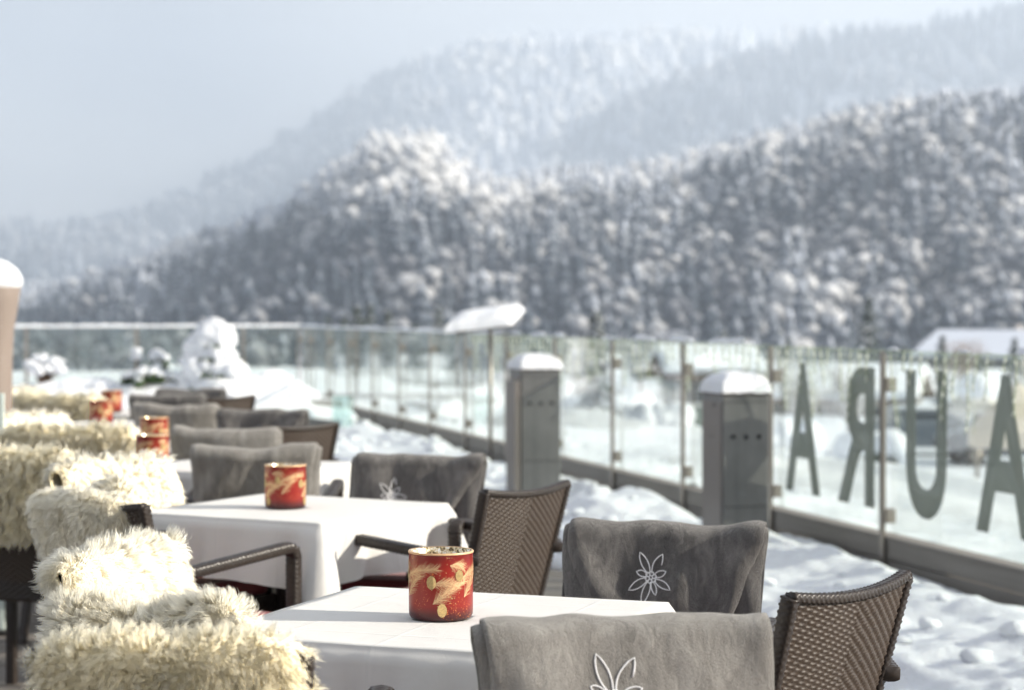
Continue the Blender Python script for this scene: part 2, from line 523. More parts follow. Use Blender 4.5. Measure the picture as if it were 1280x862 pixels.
# ------------------------------------------------------------------ drapes over a backrest
def drape_surf(W, Lf, Lb, off, seed, amp=.010, skewR=0.0, skewL=0.0, lift=.02, wrapx=.018, xoff=0.0, taper=0.0):
    r0 = .020 + off
    def f(a, s):
        a = np.asarray(a, float); s = np.asarray(s, float)
        r = r0 - taper * np.abs(2 * a) ** 7
        phi = np.clip(s / r, -PI / 2, PI / 2)
        ex = np.clip(np.abs(s) - r * PI / 2, 0, None)
        front = s < 0
        zc = ZT - .004
        z = zc + r * np.cos(phi) - ex + .5 * lift * (2 * a) ** 2
        y = -r * np.sin(phi) + np.where(ex > 0, back_y(np.minimum(z, ZT)), 0)
        y = y + .021 * (2 * a) ** 2 * np.clip(1 - 0 * ex, 0, 1)
        edge = np.clip((np.abs(2 * a) - .72) / .28, 0, 1) ** 2
        y = y - np.where(front, 1, -1) * edge * wrapx * np.clip(ex * 12 + .3, 0, 1)
        hw = W / 2 * (1 - .05 * ex / .45)
        x = 2 * a * hw + xoff
        x = x - np.where(front, skewR, skewR * .2) * np.clip(2 * a, 0, 1) * ex
        x = x - np.where(front, skewL, skewL * .2) * np.clip(2 * a, -1, 0) * ex
        k = np.clip(.25 + ex * 4, 0, 1.3)
        sg = np.where(front, 1.0, -1.0)
        fold = amp * fbm(a * 5 + .6 * ex * 6, ex * 2.2, sg * 3, seed, 3) + amp * .6 * np.sin((a * 16 + ex * 9 + seed) + 3 * vn(a * 3, ex * 5, sg, seed + 9))
        y = y + sg * (fold * k + .004)
        z = z + .006 * vn(a * 7, s * 9, 0, seed + 3) + amp * .5 * vn(a * 4, 0, 1, seed + 5)
        x = x + .006 * vn(0, s * 10, a * 2, seed + 4)
        return np.stack([x, y, z], -1)
    return f

def surf_normal(f, a, s, e=.002):
    p = f(a, s)
    da = f(a + e, s) - f(a - e, s); ds = f(a, s + e) - f(a, s - e)
    n = np.cross(ds, da)
    n /= np.maximum(1e-9, np.linalg.norm(n, axis=-1))[..., None]
    return p, n

def sheet_mesh(name, sheets, na=56, ns=110):
    V = []; F = []; base = 0
    for f, s0, s1, th in sheets:
        A, S = np.meshgrid(np.linspace(-.5, .5, na), np.linspace(s0, s1, ns), indexing='ij')
        p, n = surf_normal(f, A, S)
        # round the rim by thinning at the edges
        ed = np.minimum(np.minimum(A + .5, .5 - A) * 25, np.minimum(S - s0, s1 - S) * 60)
        t = th * np.sqrt(np.clip(ed, .04, 1))[..., None]
        o = p + n * t / 2; i = p - n * t / 2
        V += [o.reshape(-1, 3), i.reshape(-1, 3)]
        N = na * ns
        fo = grid_faces(na, ns, base=base); fi = grid_faces(na, ns, base=base + N)
        F += [fo[:, ::-1], fi]
        # rim
        rim = np.concatenate([np.arange(na) * ns, (na - 1) * ns + np.arange(1, ns), (np.arange(na - 2, -1, -1)) * ns + ns - 1, np.arange(ns - 2, 0, -1)])
        r2 = np.roll(rim, -1)
        F.append(np.stack([rim, r2, r2 + N, rim + N], -1) + base)
        base += 2 * N
    return mesh_np(name, np.concatenate(V), np.concatenate(F), True)

# the edelweiss outline, in units of the long petal length
def petal(ang, L, w, n=14, openend=False):
    out = []
    for k in range(n + 1):
        t = k / n
        side = 1 if t < .5 else -1
        q = t * 2 if t < .5 else (1 - t) * 2
        r = .16 + (L - .16) * q
        ww = w * math.sin(PI * min(1, q * .93 + .06)) ** .8 * side
        out.append((r * math.cos(ang) - ww * math.sin(ang), r * math.sin(ang) + ww * math.cos(ang)))
    return out[:-4] if openend else out
def edelweiss():
    P = []
    for ang, L, w, op in ((113, 1.0, .14, 0), (62, 1.02, .15, 1), (24, .68, .12, 0), (-27, .98, .14, 0), (-73, .72, .10, 0),
                          (-111, 1.05, .15, 0), (-156, .98, .14, 0), (158, .60, .11, 0)):
        P.append(petal(math.radians(ang), L, w, openend=op))
    for k in range(6):
        cx, cy = .15 * math.cos(k * PI / 3 + .3), .15 * math.sin(k * PI / 3 + .3)
        P.append([(cx + .085 * math.cos(t), cy + .085 * math.sin(t)) for t in np.linspace(0, 2 * PI, 11)])
    P.append([(.07 * math.cos(t), .07 * math.sin(t)) for t in np.linspace(0, 2 * PI, 9)])
    return P

def embroidery(parent, f, a0, s0, size, W, rot=0, flip=1, th=.006):
    mb = MB()
    for line in edelweiss():
        pts = []
        for x, y in line:
            xr = x * math.cos(rot) - y * math.sin(rot); yr = x * math.sin(rot) + y * math.cos(rot)
            a = a0 + flip * xr * size / W
            s = s0 + yr * size
            p, n = surf_normal(f, np.array(a), np.array(s))
            pts.append(tuple(p + n * (th + .0006)))
        mb.tube(pts, .0013, 6)
    return link('embroidery', mb.mesh('embroidery'), M_THREAD, parent)

def add_blanket(chair, label, seed, mat, flower=None, Lf=.44, Lb=.36, skewR=.0, skewL=.0, W=.436, amp=.014):
    f1 = drape_surf(W, Lf, Lb, .016, seed, amp, skewR, skewL)
    f2 = drape_surf(W + .018, Lf, Lb, .004, seed, amp * .7, skewR * .25, skewL * .2, xoff=.005)
    root = link('plush_blanket', sheet_mesh('plush_blanket', [(f1, -Lf, Lb, .010), (f2, -Lf * .93, Lb * 1.05, .013)]), mat)
    root.matrix_world = Matrix.Translation(chair.location) @ Matrix.Rotation(chair.rotation_euler[2], 4, 'Z')
    tag(root, label, 'blanket', 'grey plush blankets hung over the chair backs')
    if flower:
        a0, s0, size, rot = flower
        # seen from the front of the chair (sitter side), so mirror across
        embroidery(root, f1, a0, s0, size, W, rot, -1, .005)
    return root

# ------------------------------------------------------------------ lambskins
def fur_mesh(name, surfs, dens, length, width, seed, clump=.016, gravity=.45, curl=.35, clumpf=.55, nseg=4, spread=.35):
    rng = np.random.default_rng(seed)
    Vall = []; Fall = []; tips = []; norms = []; base = 0
    for f, W, s0, s1, outline in surfs:
        # core sheet
        na, ns = 30, 70
        A, S = np.meshgrid(np.linspace(-.5, .5, na), np.linspace(s0, s1, ns), indexing='ij')
        sc = outline(S) if outline else 1.0
        p, n = surf_normal(f, A * sc, S)
        o = p + n * .004; i = p - n * .004
        N = na * ns
        rim = np.concatenate([np.arange(na) * ns, (na - 1) * ns + np.arange(1, ns), (np.arange(na - 2, -1, -1)) * ns + ns - 1, np.arange(ns - 2, 0, -1)])
        r2 = np.roll(rim, -1)
        Vall += [o.reshape(-1, 3), i.reshape(-1, 3)]
        norms += [n.reshape(-1, 3), -n.reshape(-1, 3)]
        Fall += [grid_faces(na, ns, base=base)[:, ::-1], grid_faces(na, ns, base=base + N), np.stack([rim, r2, r2 + N, rim + N], -1) + base]
        tips.append(np.zeros(2 * N)); base += 2 * N
        # strands
        m = int(dens * W * (s1 - s0))
        a = rng.uniform(-.5, .5, m); s = rng.uniform(s0, s1, m)
        a = a * (outline(s) if outline else 1.0)
        ca = clump / W
        ci, cj = np.floor(a / ca + .5 * (np.floor(s / clump) % 2)), np.floor(s / clump)
        j1 = _hash(ci.astype(np.int64), cj.astype(np.int64), np.zeros(m, np.int64), seed)
        j2 = _hash(ci.astype(np.int64), cj.astype(np.int64), np.ones(m, np.int64), seed + 5)
        j3 = _hash(ci.astype(np.int64), cj.astype(np.int64), np.ones(m, np.int64) * 2, seed + 9)
        ac = (ci + .5 - .5 * (cj % 2) + .3 * j1) * ca; sc_ = (cj + .5 + .3 * j2) * clump
        p, n = surf_normal(f, a, s)
        pc, nc = surf_normal(f, ac, sc_)
        L = length * (1 + .35 * j3) * rng.uniform(.6, 1.15, m)
        lean = np.stack([vn(p[:, 0] * 12, p[:, 1] * 12, p[:, 2] * 12, seed + k) for k in (1, 2, 3)], -1)
        jv = np.stack([j1, j2, j3], -1)
        rj = rng.normal(0, 1, (m, 3))
        d = n * 1.0 + np.array([0, 0, -gravity]) + lean * spread + jv * curl * .8 + rj * .10
        d /= np.linalg.norm(d, axis=1)[:, None]
        tip0 = p + d * L[:, None]
        ta = f(a + .003, s) - f(a - .003, s); ta /= np.linalg.norm(ta, axis=1)[:, None]
        oe = a / (outline(s) if outline else 1.0)
        fr_ = (np.sign(oe) * smooth((np.abs(2 * oe) - .78) / .22) * 1.1)[:, None] * ta
        d = d + fr_; d /= np.linalg.norm(d, axis=1)[:, None]
        dc = nc + fr_ + np.array([0, 0, -gravity]) + lean * spread + jv * curl * .8
        dc /= np.linalg.norm(dc, axis=1)[:, None]
        tipc = pc + dc * (L * 1.02)[:, None]
        cf = clumpf * rng.uniform(.6, 1.0, m)[:, None]
        tip = tip0 * (1 - cf) + tipc * cf
        mid = p + n * (L * .55)[:, None] + lean * (L * .2)[:, None]
        side = np.cross(d, rng.normal(0, 1, (m, 3))); side /= np.linalg.norm(side, axis=1)[:, None]
        wav = np.cross(side, d)
        k = nseg + 1
        V = np.zeros((m, k, 2, 3)); tt = np.zeros((m, k, 2))
        for q in range(k):
            t = q / nseg
            c = p * (1 - t) ** 2 + mid * 2 * t * (1 - t) + tip * t * t
            c = c + np.array([0, 0, -1]) * (L * .18 * t ** 2)[:, None] * gravity
            c = c + jv * (L * .10 * math.sin(t * 7))[:, None] * curl * 2
            w = width * (1.0, 1.05, .9, .6, .08)[min(4, int(t * 4 + .01))]
            V[:, q, 0] = c - side * w / 2; V[:, q, 1] = c + side * w / 2
            tt[:, q] = t
        idx = np.arange(m)[:, None] * (k * 2)
        F = [np.stack([idx[:, 0] + 2*q, idx[:, 0] + 2*q + 1, idx[:, 0] + 2*q + 3, idx[:, 0] + 2*q + 2], -1) for q in range(nseg)]
        fn = n * .75 + d * .45 + lean * .25 + jv * .22; fn /= np.linalg.norm(fn, axis=1)[:, None]
        norms.append(np.repeat(fn, k * 2, axis=0))
        Vall.append(V.reshape(-1, 3)); Fall.append(np.concatenate(F) + base); tips.append(tt.reshape(-1))
        base += m * k * 2
    me = mesh_np(name, np.concatenate(Vall), np.concatenate(Fall), True)
    at_ = me.attributes.new('tip', 'FLOAT', 'POINT'); at_.data.foreach_set('value', np.concatenate(tips).astype(np.float32))
    at_ = me.attributes.new('fleece_normal', 'FLOAT_VECTOR', 'POINT'); at_.data.foreach_set('vector', np.concatenate(norms).astype(np.float32).ravel())
    return me

def arm_surf(side, y0, y1, R, ztop, hang, seed):
    def f(a, s):
        a = np.asarray(a, float); s = np.asarray(s, float)
        y = (y0 + y1) / 2 + a * (y1 - y0)
        bul = (1 + .25 * vn(a * 4, s * 3, 0, seed)) * (.02 + .98 * np.sqrt(np.clip(1 - np.abs(2 * a) ** 2.6, 0, 1)))
        phi = np.clip(s / R, -PI / 2, PI / 2); ex = np.clip(np.abs(s) - R * PI / 2, 0, None)
        x = side * AX + R * bul * np.sin(phi) * np.where(ex > 0, 1, 1) + .02 * vn(a * 3, s * 4, 1, seed)
        z = ztop - R + R * bul * np.cos(phi) - ex + .018 * np.sin(a * 7 + seed) + .01 * vn(a * 5, 0, 2, seed)
        return np.stack([x, -y * 0 + y, z], -1)
    return f

def add_lambskin(chair, label, seed, mat, dens=60000, length=.045, width=.0030, W=.46, Lf=.45, Lb=.30, clump=.016, gravity=.45,
                 curl=.35, clumpf=.55, arm=None, extra=None, spread=.35, amp=.012, xoff=0):
    f = drape_surf(W, Lf, Lb, .014, seed, amp, lift=.01, xoff=xoff, taper=.024)
    ph = seed * 1.7
    outline = lambda s: 1 + .07 * np.sin(s * 13 + ph) + .05 * np.sin(s * 31 + ph * 2)
    surfs = [(f, W, -Lf, Lb, outline)]
    if arm:
        side, y0, y1, R, zt, h = arm
        g = arm_surf(side, y0, y1, R, zt, h, seed + 3)
        L = R * PI / 2 + h
        g2 = g
        surfs.append((g2, y1 - y0, -L * .8, L, lambda s: 1 + .06 * np.sin(s * 20 + ph)))
    if extra: surfs += extra
    me = fur_mesh('lambskin', surfs, dens, length, width, seed, clump, gravity, curl, clumpf, spread=spread)
    o = link('lambskin', me, mat)
    o.matrix_world = Matrix.Translation(chair.location) @ Matrix.Rotation(chair.rotation_euler[2], 4, 'Z')
    tag(o, label, 'sheepskin', 'lambskins thrown over the chairs')
    return o

CHAIR0 = None
def chair(x, y, f, label, group='woven armchairs around the tables'):
    global CHAIR0
    fx, fy = f
    rz = math.atan2(-fx, fy)
    if CHAIR0 is None:
        CHAIR0 = build_chair(label, group); o = CHAIR0
    else:
        o = copy_tree(CHAIR0)
    o.location = (x, y, 0); o.rotation_euler = (0, 0, rz)
    o['label'] = label
    return o

# ------------------------------------------------------------------ tables, cloths, candles
def cloth_mesh(half, drop, seed, z=.752):
    """square cloth: flat top, skirt with soft folds, corners hanging lower"""
    n_side = 56; r = .012
    loop = []; cor = []
    hx = half
    for i, (cx, cy) in enumerate(((1, -1), (1, 1), (-1, 1), (-1, -1))):
        # straight run up to this corner handled by param t
        pass
    pts = []; nr = []; cd = []
    dirs = [((1, -1), (1, 1)), ((1, 1), (-1, 1)), ((-1, 1), (-1, -1)), ((-1, -1), (1, -1))]
    for (a, b) in dirs:
        a = np.array(a, float) * hx; b = np.array(b, float) * hx
        t_ = (b - a) / np.linalg.norm(b - a); nn = np.array([t_[1], -t_[0]])
        for k in range(n_side):
            t = (k + .5) / n_side
            e = t
            p = a + (b - a) * e
            dc = min(t, 1 - t) * 2 * hx
            ca = np.clip(1 - dc / .05, 0, 1) * .5
            s = -1 if t < .5 else 1
            nr.append(nn * math.cos(ca * PI / 2) + t_ * s * math.sin(ca * PI / 2)); pts.append(p); cd.append(dc)
    pts = np.array(pts); nr = np.array(nr); cd = np.array(cd); m = len(pts)
    tt = np.arange(m) / m
    ang = tt * 2 * PI
    rows = 16
    cornerw = np.exp(-(cd / .05) ** 2)
    dip = np.exp(-((cd - .10) / .045) ** 2)
    Ldrop = drop * (1 + .62 * np.exp(-cd / .06)) 
    V = []
    wave = fbm(np.cos(ang) * 4, np.sin(ang) * 4, 0, seed, 3)
    wave2 = vn(np.cos(ang) * 9, np.sin(ang) * 9, 1, seed + 2)
    # top: concentric rings
    rings = 14
    for q in range(rings):
        k = 1 - (q / rings) ** 1.0
        P = pts * k
        zz = z + .0018 * fbm(P[:, 0] * 7, P[:, 1] * 7, 0, seed, 3) * (1 if q else .3)
        V.append(np.column_stack([P, zz]))
    V = V[::-1]                                   # centre outwards
    for j in range(rows + 1):
        s = j / rows
        ease = s ** 1.1
        out = r * min(1, s * 8) + ease * (.010 + .085 * cornerw - .034 * dip) + ease * (.030 * wave + .013 * wave2)
        P = pts + nr * out[:, None]
        zz = z - Ldrop * s + (0 if s > .08 else -.0)
        if j == 0: zz = zz - .0015
        V.append(np.column_stack([P, zz]))
    V = np.array(V)                               # (rows, m, 3)
    R = V.shape[0]
    VV = V.transpose(1, 0, 2).reshape(-1, 3)
    F = grid_faces(m, R, True)
    c = len(VV)
    VV = np.concatenate([VV, [[0, 0, z]]])
    mb = MB(); mb.add(VV, F, 0, True)
    mb.f += [[c, i * R, ((i + 1) % m) * R] for i in range(m)]
    mb.m += [0] * m; mb.sm += [True] * m
    return mb.mesh('tablecloth')

TABLE0 = None
def table(x, y, deg, lab, clab, seed, half=.345, drop=.17):
    global TABLE0
    rz = math.radians(-deg)
    if TABLE0 is None:
        TABLE0 = thing('dining_table', lab, 'table', (x, y, 0), rz, 'terrace dining tables')
        mb = MB(); mb.box((0, 0, .735), (.68, .68, .028)); bevel(link('tabletop', mb.mesh('tabletop'), M_DKMETAL, TABLE0), .005)
        mb = MB(); mb.box((0, 0, .70), (.56, .56, .038)); link('apron', mb.mesh('apron'), M_DKMETAL, TABLE0)
        for sx in (-1, 1):
            for sy in (-1, 1):
                mb = MB(); mb.box((sx * .27, sy * .27, .34), (.045, .045, .68)); bevel(link('leg', mb.mesh('leg'), M_DKMETAL, TABLE0), .004)
    else:
        t = copy_tree(TABLE0); t.location = (x, y, 0); t.rotation_euler = (0, 0, rz); t['label'] = lab
    c = link('tablecloth', cloth_mesh(half, drop, seed), M_CLOTH)
    c.location = (x, y, 0); c.rotation_euler = (0, 0, rz)
    tag(c, clab, 'tablecloth', 'white cloths on the tables')

def candle_mesh():
    mb = MB()
    R, H = .0610, .127
    prof = [(0, .000), (.050, .000), (.0575, .002), (R - .0006, .008), (R, .016), (R, .11), (R, H - .003), (R + .0008, H - .001), (R + .0004, H + .0006), (R - .0012, H + .0008)]
    mb.lathe(prof, 72, mat=0)
    inner = [(R - .0012, H + .0008), (R - .0032, H - .002), (R - .0036, .02), (R - .012, .008), (0, .0075)]
    mb.lathe(inner[:3], 72, mat=1); mb.lathe(inner[2:], 72, mat=1)
    rim = [(R + .0011, H - .0022), (R + .0014, H), (R + .0002, H + .0015), (R - .0016, H + .0012)]
    mb.lathe(rim, 72, mat=2)
    rng = random.Random(5)
    def cyl(th, z, r=R + .0004): return (r * math.cos(th), r * math.sin(th), z)
    def needle(th, z, dth, dz, w, lift, mat=2):
        th2 = th + dth; z2 = z + dz
        L = math.hypot(dth * R, dz); nx, nz = -dz / L * w, dth * R / L * w
        r = R + lift
        n = 3
        top = []; bot = []
        for k in range(n + 1):
            t = k / n; ww = 1 - .75 * t
            tc, zc = th + dth * t, z + dz * t
            top.append(cyl(tc + nx * ww / R, min(.125, max(.004, zc + nz * ww)), r)); bot.append(cyl(tc - nx * ww / R, min(.125, max(.004, zc - nz * ww)), r))
        V = top + bot
        mb.add(V, [[k, k + 1, n + 2 + k, n + 1 + k] for k in range(n)], mat)
    def branch(th0, z0, th1, z1, nl, mat=2):
        for k in range(nl):
            t = k / nl
            th = th0 + (th1 - th0) * t; z = z0 + (z1 - z0) * t + .006 * math.sin(t * 3)
            dx, dz = (th1 - th0) * R, (z1 - z0); a = math.atan2(dz, dx)
            for s in (1, -1):
                an = a + s * rng.uniform(.35, .75); L = rng.uniform(.016, .026) * (1.1 - .45 * t)
                needle(th, z, L * math.cos(an) / R, L * math.sin(an), .00034, .0003 + rng.uniform(0, .0004), mat)
        needle(th0, z0, th1 - th0, z1 - z0, .0009, .0011, mat)
    # camera side is about -Y (theta = -90deg); pattern repeats round the glass
    for q in range(3):
        o = q * 2 * PI / 3
        branch(-2.95 + o, .080, -1.65 + o, .098, 70)
        branch(-2.85 + o, .045, -2.20 + o, .085, 36)
        branch(-1.78 + o, .034, -.70 + o, .074, 84)
        branch(-1.80 + o, .070, -1.00 + o, .066, 46)
        branch(-1.25 + o, .106, -.75 + o, .096, 32)
        for (th, z, rx, rz_) in ((-1.83, .074, .0088, .0125), (-1.50, .022, .0085, .0125), (-.94, .086, .0082, .0105)):
            n = 18; ring = [cyl(th + o + rx / R * math.cos(t * 2 * PI / n) * (1 + .06 * (t % 2)), z + rz_ * math.sin(t * 2 * PI / n) * (1 + .05 * (t % 2)), R + .0014) for t in range(n)]
            mid = [cyl(th + o + .5 * rx / R * math.cos(t * 2 * PI / n), z + .5 * rz_ * math.sin(t * 2 * PI / n), R + .0016) for t in range(n)]
            V = ring + mid + [cyl(th + o, z, R + .0017)]
            F = [[t, (t + 1) % n, n + (t + 1) % n, n + t] for t in range(n)] + [[n + t, n + (t + 1) % n, 2 * n] for t in range(n)]
            mb.add(V, F, 3)
        for k in range(60):
            th = rng.gauss(-1.38, .22) + o; z = min(.12, max(.01, rng.gauss(.085, .02) if k % 2 else rng.gauss(.045, .015))); rr = rng.uniform(.0005, .0011)
            ring = [cyl(th + rr / R * math.cos(t), z + rr * math.sin(t), R + .0004) for t in (0, 1.05, 2.1, 3.14, 4.2, 5.25)]
            mb.add(ring, [[0, 1, 2, 3, 4, 5]], 3)
    return mb.mesh('candle_holder')

CANDLE_ME = None
def candle(x, y, label, rz=0):
    global CANDLE_ME
    if CANDLE_ME is None:
        CANDLE_ME = candle_mesh()
        for m in (M_REDGLASS, M_MERC, M_GOLD, M_GOLDCONE): CANDLE_ME.materials.append(m)
    o = bpy.data.objects.new('candle_holder', CANDLE_ME); COL.objects.link(o)
    o.location = (x, y, .754); o.rotation_euler = (0, 0, rz)
    tag(o, label, 'candle holder', 'red glass candle holders on the tables')

exec_parts = True
# ================================================================== DINING ROW
def nv(x, y):
    l = math.hypot(x, y); return (x / l, y / l)
# -- table 1 and 2 are square to the tilted row
table(-.125, 3.80, 20, 'dark table under the nearest white cloth', 'nearest white tablecloth, under the sharp red candle glass', 3)
table(-.66, 5.97, 29, 'dark-legged table under the second white cloth, beside the bare chair with red cushion', 'second white tablecloth, falling in a pointed corner fold beside a fluffy lambskin', 8)
table(-1.05, 7.62, 24, 'dark table of the third white cloth, behind the grey blanket chair', 'third white tablecloth, seen behind the near grey blanket with candle in front', 12)
table(-1.55, 8.80, 26, 'dark table of the fourth cloth, between blurred grey blankets', 'fourth white tablecloth, mostly hidden by chairs behind the two stacked red candles', 15)
table(-2.08, 10.45, 24, 'dark table of the fifth cloth, behind the yellowish lambskins', 'fifth white tablecloth, under the small red candle beside the lambskins', 21)
table(-2.36, 11.85, 24, 'dark table of the farthest cloth, before the snowy planter', 'farthest white tablecloth, under the smallest red candle', 25)
candle(-.135, 3.79, 'sharp red glass candle holder printed with gold pine twigs and cones, nearest the camera', 0)
candle(-.675, 5.95, 'red and gold candle glass on the second table before a grey blanket', 1.2)
candle(-1.335, 7.42, 'red candle glass on the third table, the nearer of the overlapping pair', 2.3)
candle(-1.55, 8.66, 'red candle glass just behind another red candle, on the fourth table', 3.0)
candle(*at(126, 10.4), 'small blurred red candle glass, left one of the far pair', .4)
candle(*at(139, 11.7), 'smallest blurred red candle glass, on the farthest table', 4)

# -- bare woven chairs
chair(.62, 3.57, nv(-.76, .65), 'bare brown woven armchair in sharp focus at the lower right, beside the snow')
chair(.055, 5.60, nv(-.80, .58), 'bare brown woven armchair with red cushion beside the second table')
chair(*at(376, 8.75), nv(-.62, .78), 'bare brown woven chair, blurred, behind the grey blankets near the third table')
chair(*at(282, 11.75), nv(-.6, .8), 'farthest bare woven chair, small and blurred below the snow-covered shrub')

# -- chairs with grey blankets
def bchair(px, d, f, lab, blab, seed, mat=None, **kw):
    c = chair(*at(px, d), nv(*f), lab)
    add_blanket(c, blab, seed, mat or M_PLUSH, **kw)
    return c
bchair(778, 3.06, (.14, -.99), 'woven armchair hidden under the nearest grey blanket', 'nearest light grey plush blanket with a white edelweiss cut off by the bottom edge', 3, Lf=.46, Lb=.36, W=.436, flower=(.05, -.131, .069, 0), skewL=-.05)
bchair(836, 4.42, (-.22, -.97), 'woven armchair beyond the first table under a charcoal blanket', 'charcoal plush blanket with a full white edelweiss beside the first tablecloth', 14, M_PLUSH_D, Lf=.40, Lb=.40, W=.436, skewL=.42, skewR=.08, flower=(.08, -.135, .058, .05))
bchair(527, 6.55, (-.22, -.97), 'woven armchair beyond the second table under a draped grey blanket', 'grey brown blanket with a blurred white edelweiss behind the second tablecloth', 27, M_PLUSH_D, Lf=.34, Lb=.38, W=.436, skewL=.60, flower=(.19, -.145, .055, .4))
bchair(316, 7.0, (.02, 1), 'woven armchair tucked to the third table, back to the camera, under a grey blanket', 'plain grey plush blanket directly behind the candle of the second table', 31, Lf=.3, Lb=.36, W=.44, skewL=.1)
bchair(280, 8.1, (.05, 1), 'woven armchair under the blanket just behind the overlapping candles', 'plain grey blanket beside the bare blurred chair, second behind the second table', 37, Lf=.3, Lb=.36)
bchair(331, 9.65, (-.2, -.97), 'woven armchair of the fourth table facing the camera under a dark blanket', 'dark grey blanket against the snow, right of the other far blankets', 41, M_PLUSH_D, Lf=.34, Lb=.36, skewL=.4)
bchair(217, 10.2, (.1, 1), 'woven armchair at the fifth table with its back to the camera', 'light-topped grey blanket above the overlapping red candles', 43, Lf=.3, Lb=.36)
bchair(207, 11.3, (.1, 1), 'woven armchair near the farthest table, only its blanket top showing', 'thin strip of grey blanket just above the light-topped blanket', 47, M_PLUSH_D, Lf=.3, Lb=.36)
bchair(240, 12.4, (-.2, -.97), 'farthest blanket chair, below the snow-covered conifer', 'farthest dark grey blanket, small, right under the snowy planter', 53, M_PLUSH_D, Lf=.3, Lb=.36)

# -- chairs with lambskins
c = chair(-.492, 2.84, nv(.06, .99), 'woven armchair under the nearest curly lambskin, bottom left')
add_lambskin(c, 'nearest curly cream lambskin filling the bottom left corner', 5, M_FUR, dens=300000, length=.024, width=.0012, W=.385, Lf=.42, Lb=.34, clump=.011, gravity=.10, curl=.35, clumpf=.4, spread=.6, arm=(1, .10, .34, .05, .69, .20))
c = chair(-.80, 3.98, nv(.93, -.34), 'woven armchair left of the first table under a shaggy lambskin')
add_lambskin(c, 'ivory shaggy lambskin with spiky tufts, folded over the arm left of the first table', 9, M_FUR_W, dens=260000, length=.031, width=.0011, W=.43, Lf=.40, Lb=.30, clump=.018, gravity=.25, curl=.3, clumpf=.5, arm=(1, .03, .43, .055, .80, .17), spread=.5)
c = chair(-1.10, 5.16, nv(.60, .80), 'woven armchair before the second table with its dark corner poking out of a lambskin')
add_lambskin(c, 'long soft beige lambskin hanging down the back of the chair before the second table', 16, M_FUR_W, dens=260000, length=.022, width=.0014, W=.37, Lf=.42, Lb=.44, clump=.010, gravity=.5, curl=.3, clumpf=.4, xoff=-.035)
c = chair(-1.27, 6.30, nv(.80, -.60), 'woven armchair left of the second table under a bright lambskin')
add_lambskin(c, 'bright white blurred lambskin rising behind the soft beige one', 22, M_FUR_W, dens=50000, length=.035, width=.004, W=.50, Lf=.42, Lb=.34, arm=(1, .03, .40, .055, .80, .25))
c = chair(-1.69, 6.62, nv(.25, .97), 'woven armchair cut by the left edge, its dark legs showing below the fur')
add_lambskin(c, 'honey coloured lambskin cut by the left edge, above dark chair legs', 26, M_FUR_Y, dens=50000, length=.045, width=.004, W=.50, Lf=.42, Lb=.30)
c = chair(-1.78, 8.0, nv(.1, .99), 'woven armchair under the wide honey lambskin left of the overlapping candles')
add_lambskin(c, 'wide honey blurred lambskin left of the overlapping red candles', 33, M_FUR_Y, dens=35000, length=.045, width=.005, W=.58, Lf=.40, Lb=.34)
c = chair(*at(34, 9.15), nv(.9, -.4), 'woven armchair under the small bright lambskin at the left edge')
add_lambskin(c, 'small bright white blurred lambskin at the left edge, above the wide honey one', 36, M_FUR_W, dens=30000, length=.04, width=.005, W=.50, Lf=.36, Lb=.34)
c = chair(*at(66, 11.1), nv(.2, .98), 'woven armchair under the blurred pale yellow lambskin left of the small candles')
add_lambskin(c, 'blurred pale yellow lambskin left of the two small red candles', 39, M_FUR_Y, dens=26000, length=.045, width=.006, W=.54, Lf=.36, Lb=.34)
c = chair(*at(22, 12.1), nv(.9, -.4), 'farthest lambskin chair, at the left edge below the snow')
add_lambskin(c, 'farthest white lambskin, a bright strip at the left edge under the snowy bush', 44, M_FUR_W, dens=24000, length=.04, width=.006, W=.50, Lf=.34, Lb=.34)

# ================================================================== TERRACE
RZ = RA       # rotation that turns local x to v and local y to u
def rw(u, v, z=0): 
    x, y = uv2w(u, v); return (x, y, z)
V_RAIL = 4.39; U_END = 27.1; V_LEFT = -7.0

# deck planks (run across, along v)
mb = MB()
u = -2.0; k = 0
rng = random.Random(3)
while u < U_END:
    x, y = uv2w(u + .07, (V_RAIL + V_LEFT) / 2)
    mb.box((x, y, -.0125 + rng.uniform(-.0015, .0015)), (V_RAIL - V_LEFT - .02, .136, .025), RZ)
    u += .142
structure('terrace_floor', mb.mesh('terrace_floor'), M_DECK)
mb = MB(); x, y = uv2w((U_END - 2) / 2, (V_RAIL + V_LEFT) / 2 + .05)
mb.box((x, y, -2.05), (V_RAIL - V_LEFT + .1, U_END + 2.2, 4.0), RZ)
structure('terrace_base', mb.mesh('terrace_base'), simple('terrace_concrete', (.16, .16, .155), .85, .1, 2))

def snow_height_deck(u, v):
    inner = 3.12 + .22 * fbm(u * .55, 0, 0, 5, 3) - .012 * np.clip(u - 8, 0, 20) 
    t = (v - inner) / (V_RAIL - .12 - inner)
    h = .015 + .20 * np.clip(t, 0, 1.1) ** .7
    h = h + .065 * fbm(u * 1.3, v * 1.9, 0, 21, 4, .55) 
    # broken lumps
    lump = np.clip(fbm(u * 4.3, v * 4.3, 0, 31, 3), 0, 2)
    h = h + .020 * lump + .012 * (1 - 2 * np.abs(fbm(u * 7, v * 7, 0, 41, 4))) * smooth(fbm(u * 1.1, v * 1.1, 0, 43, 2) + .4)
    h = np.where(t < 0, h + t * .45 - .03, h)
    # hollow beside the boards
    h = np.where(h > .03, .03 + (h - .03) * (1 - (.80 + .25 * vn(u * .9, 0, 0, 55)) * smooth((v - (V_RAIL - .42)) / .30)), h)
    return h - .05 * smooth((.25 - t) / .4)
us = np.concatenate([np.arange(1, 14, .026), np.arange(14, 27.02, .055)])
vs = np.arange(2.35, V_RAIL - .04, .026)
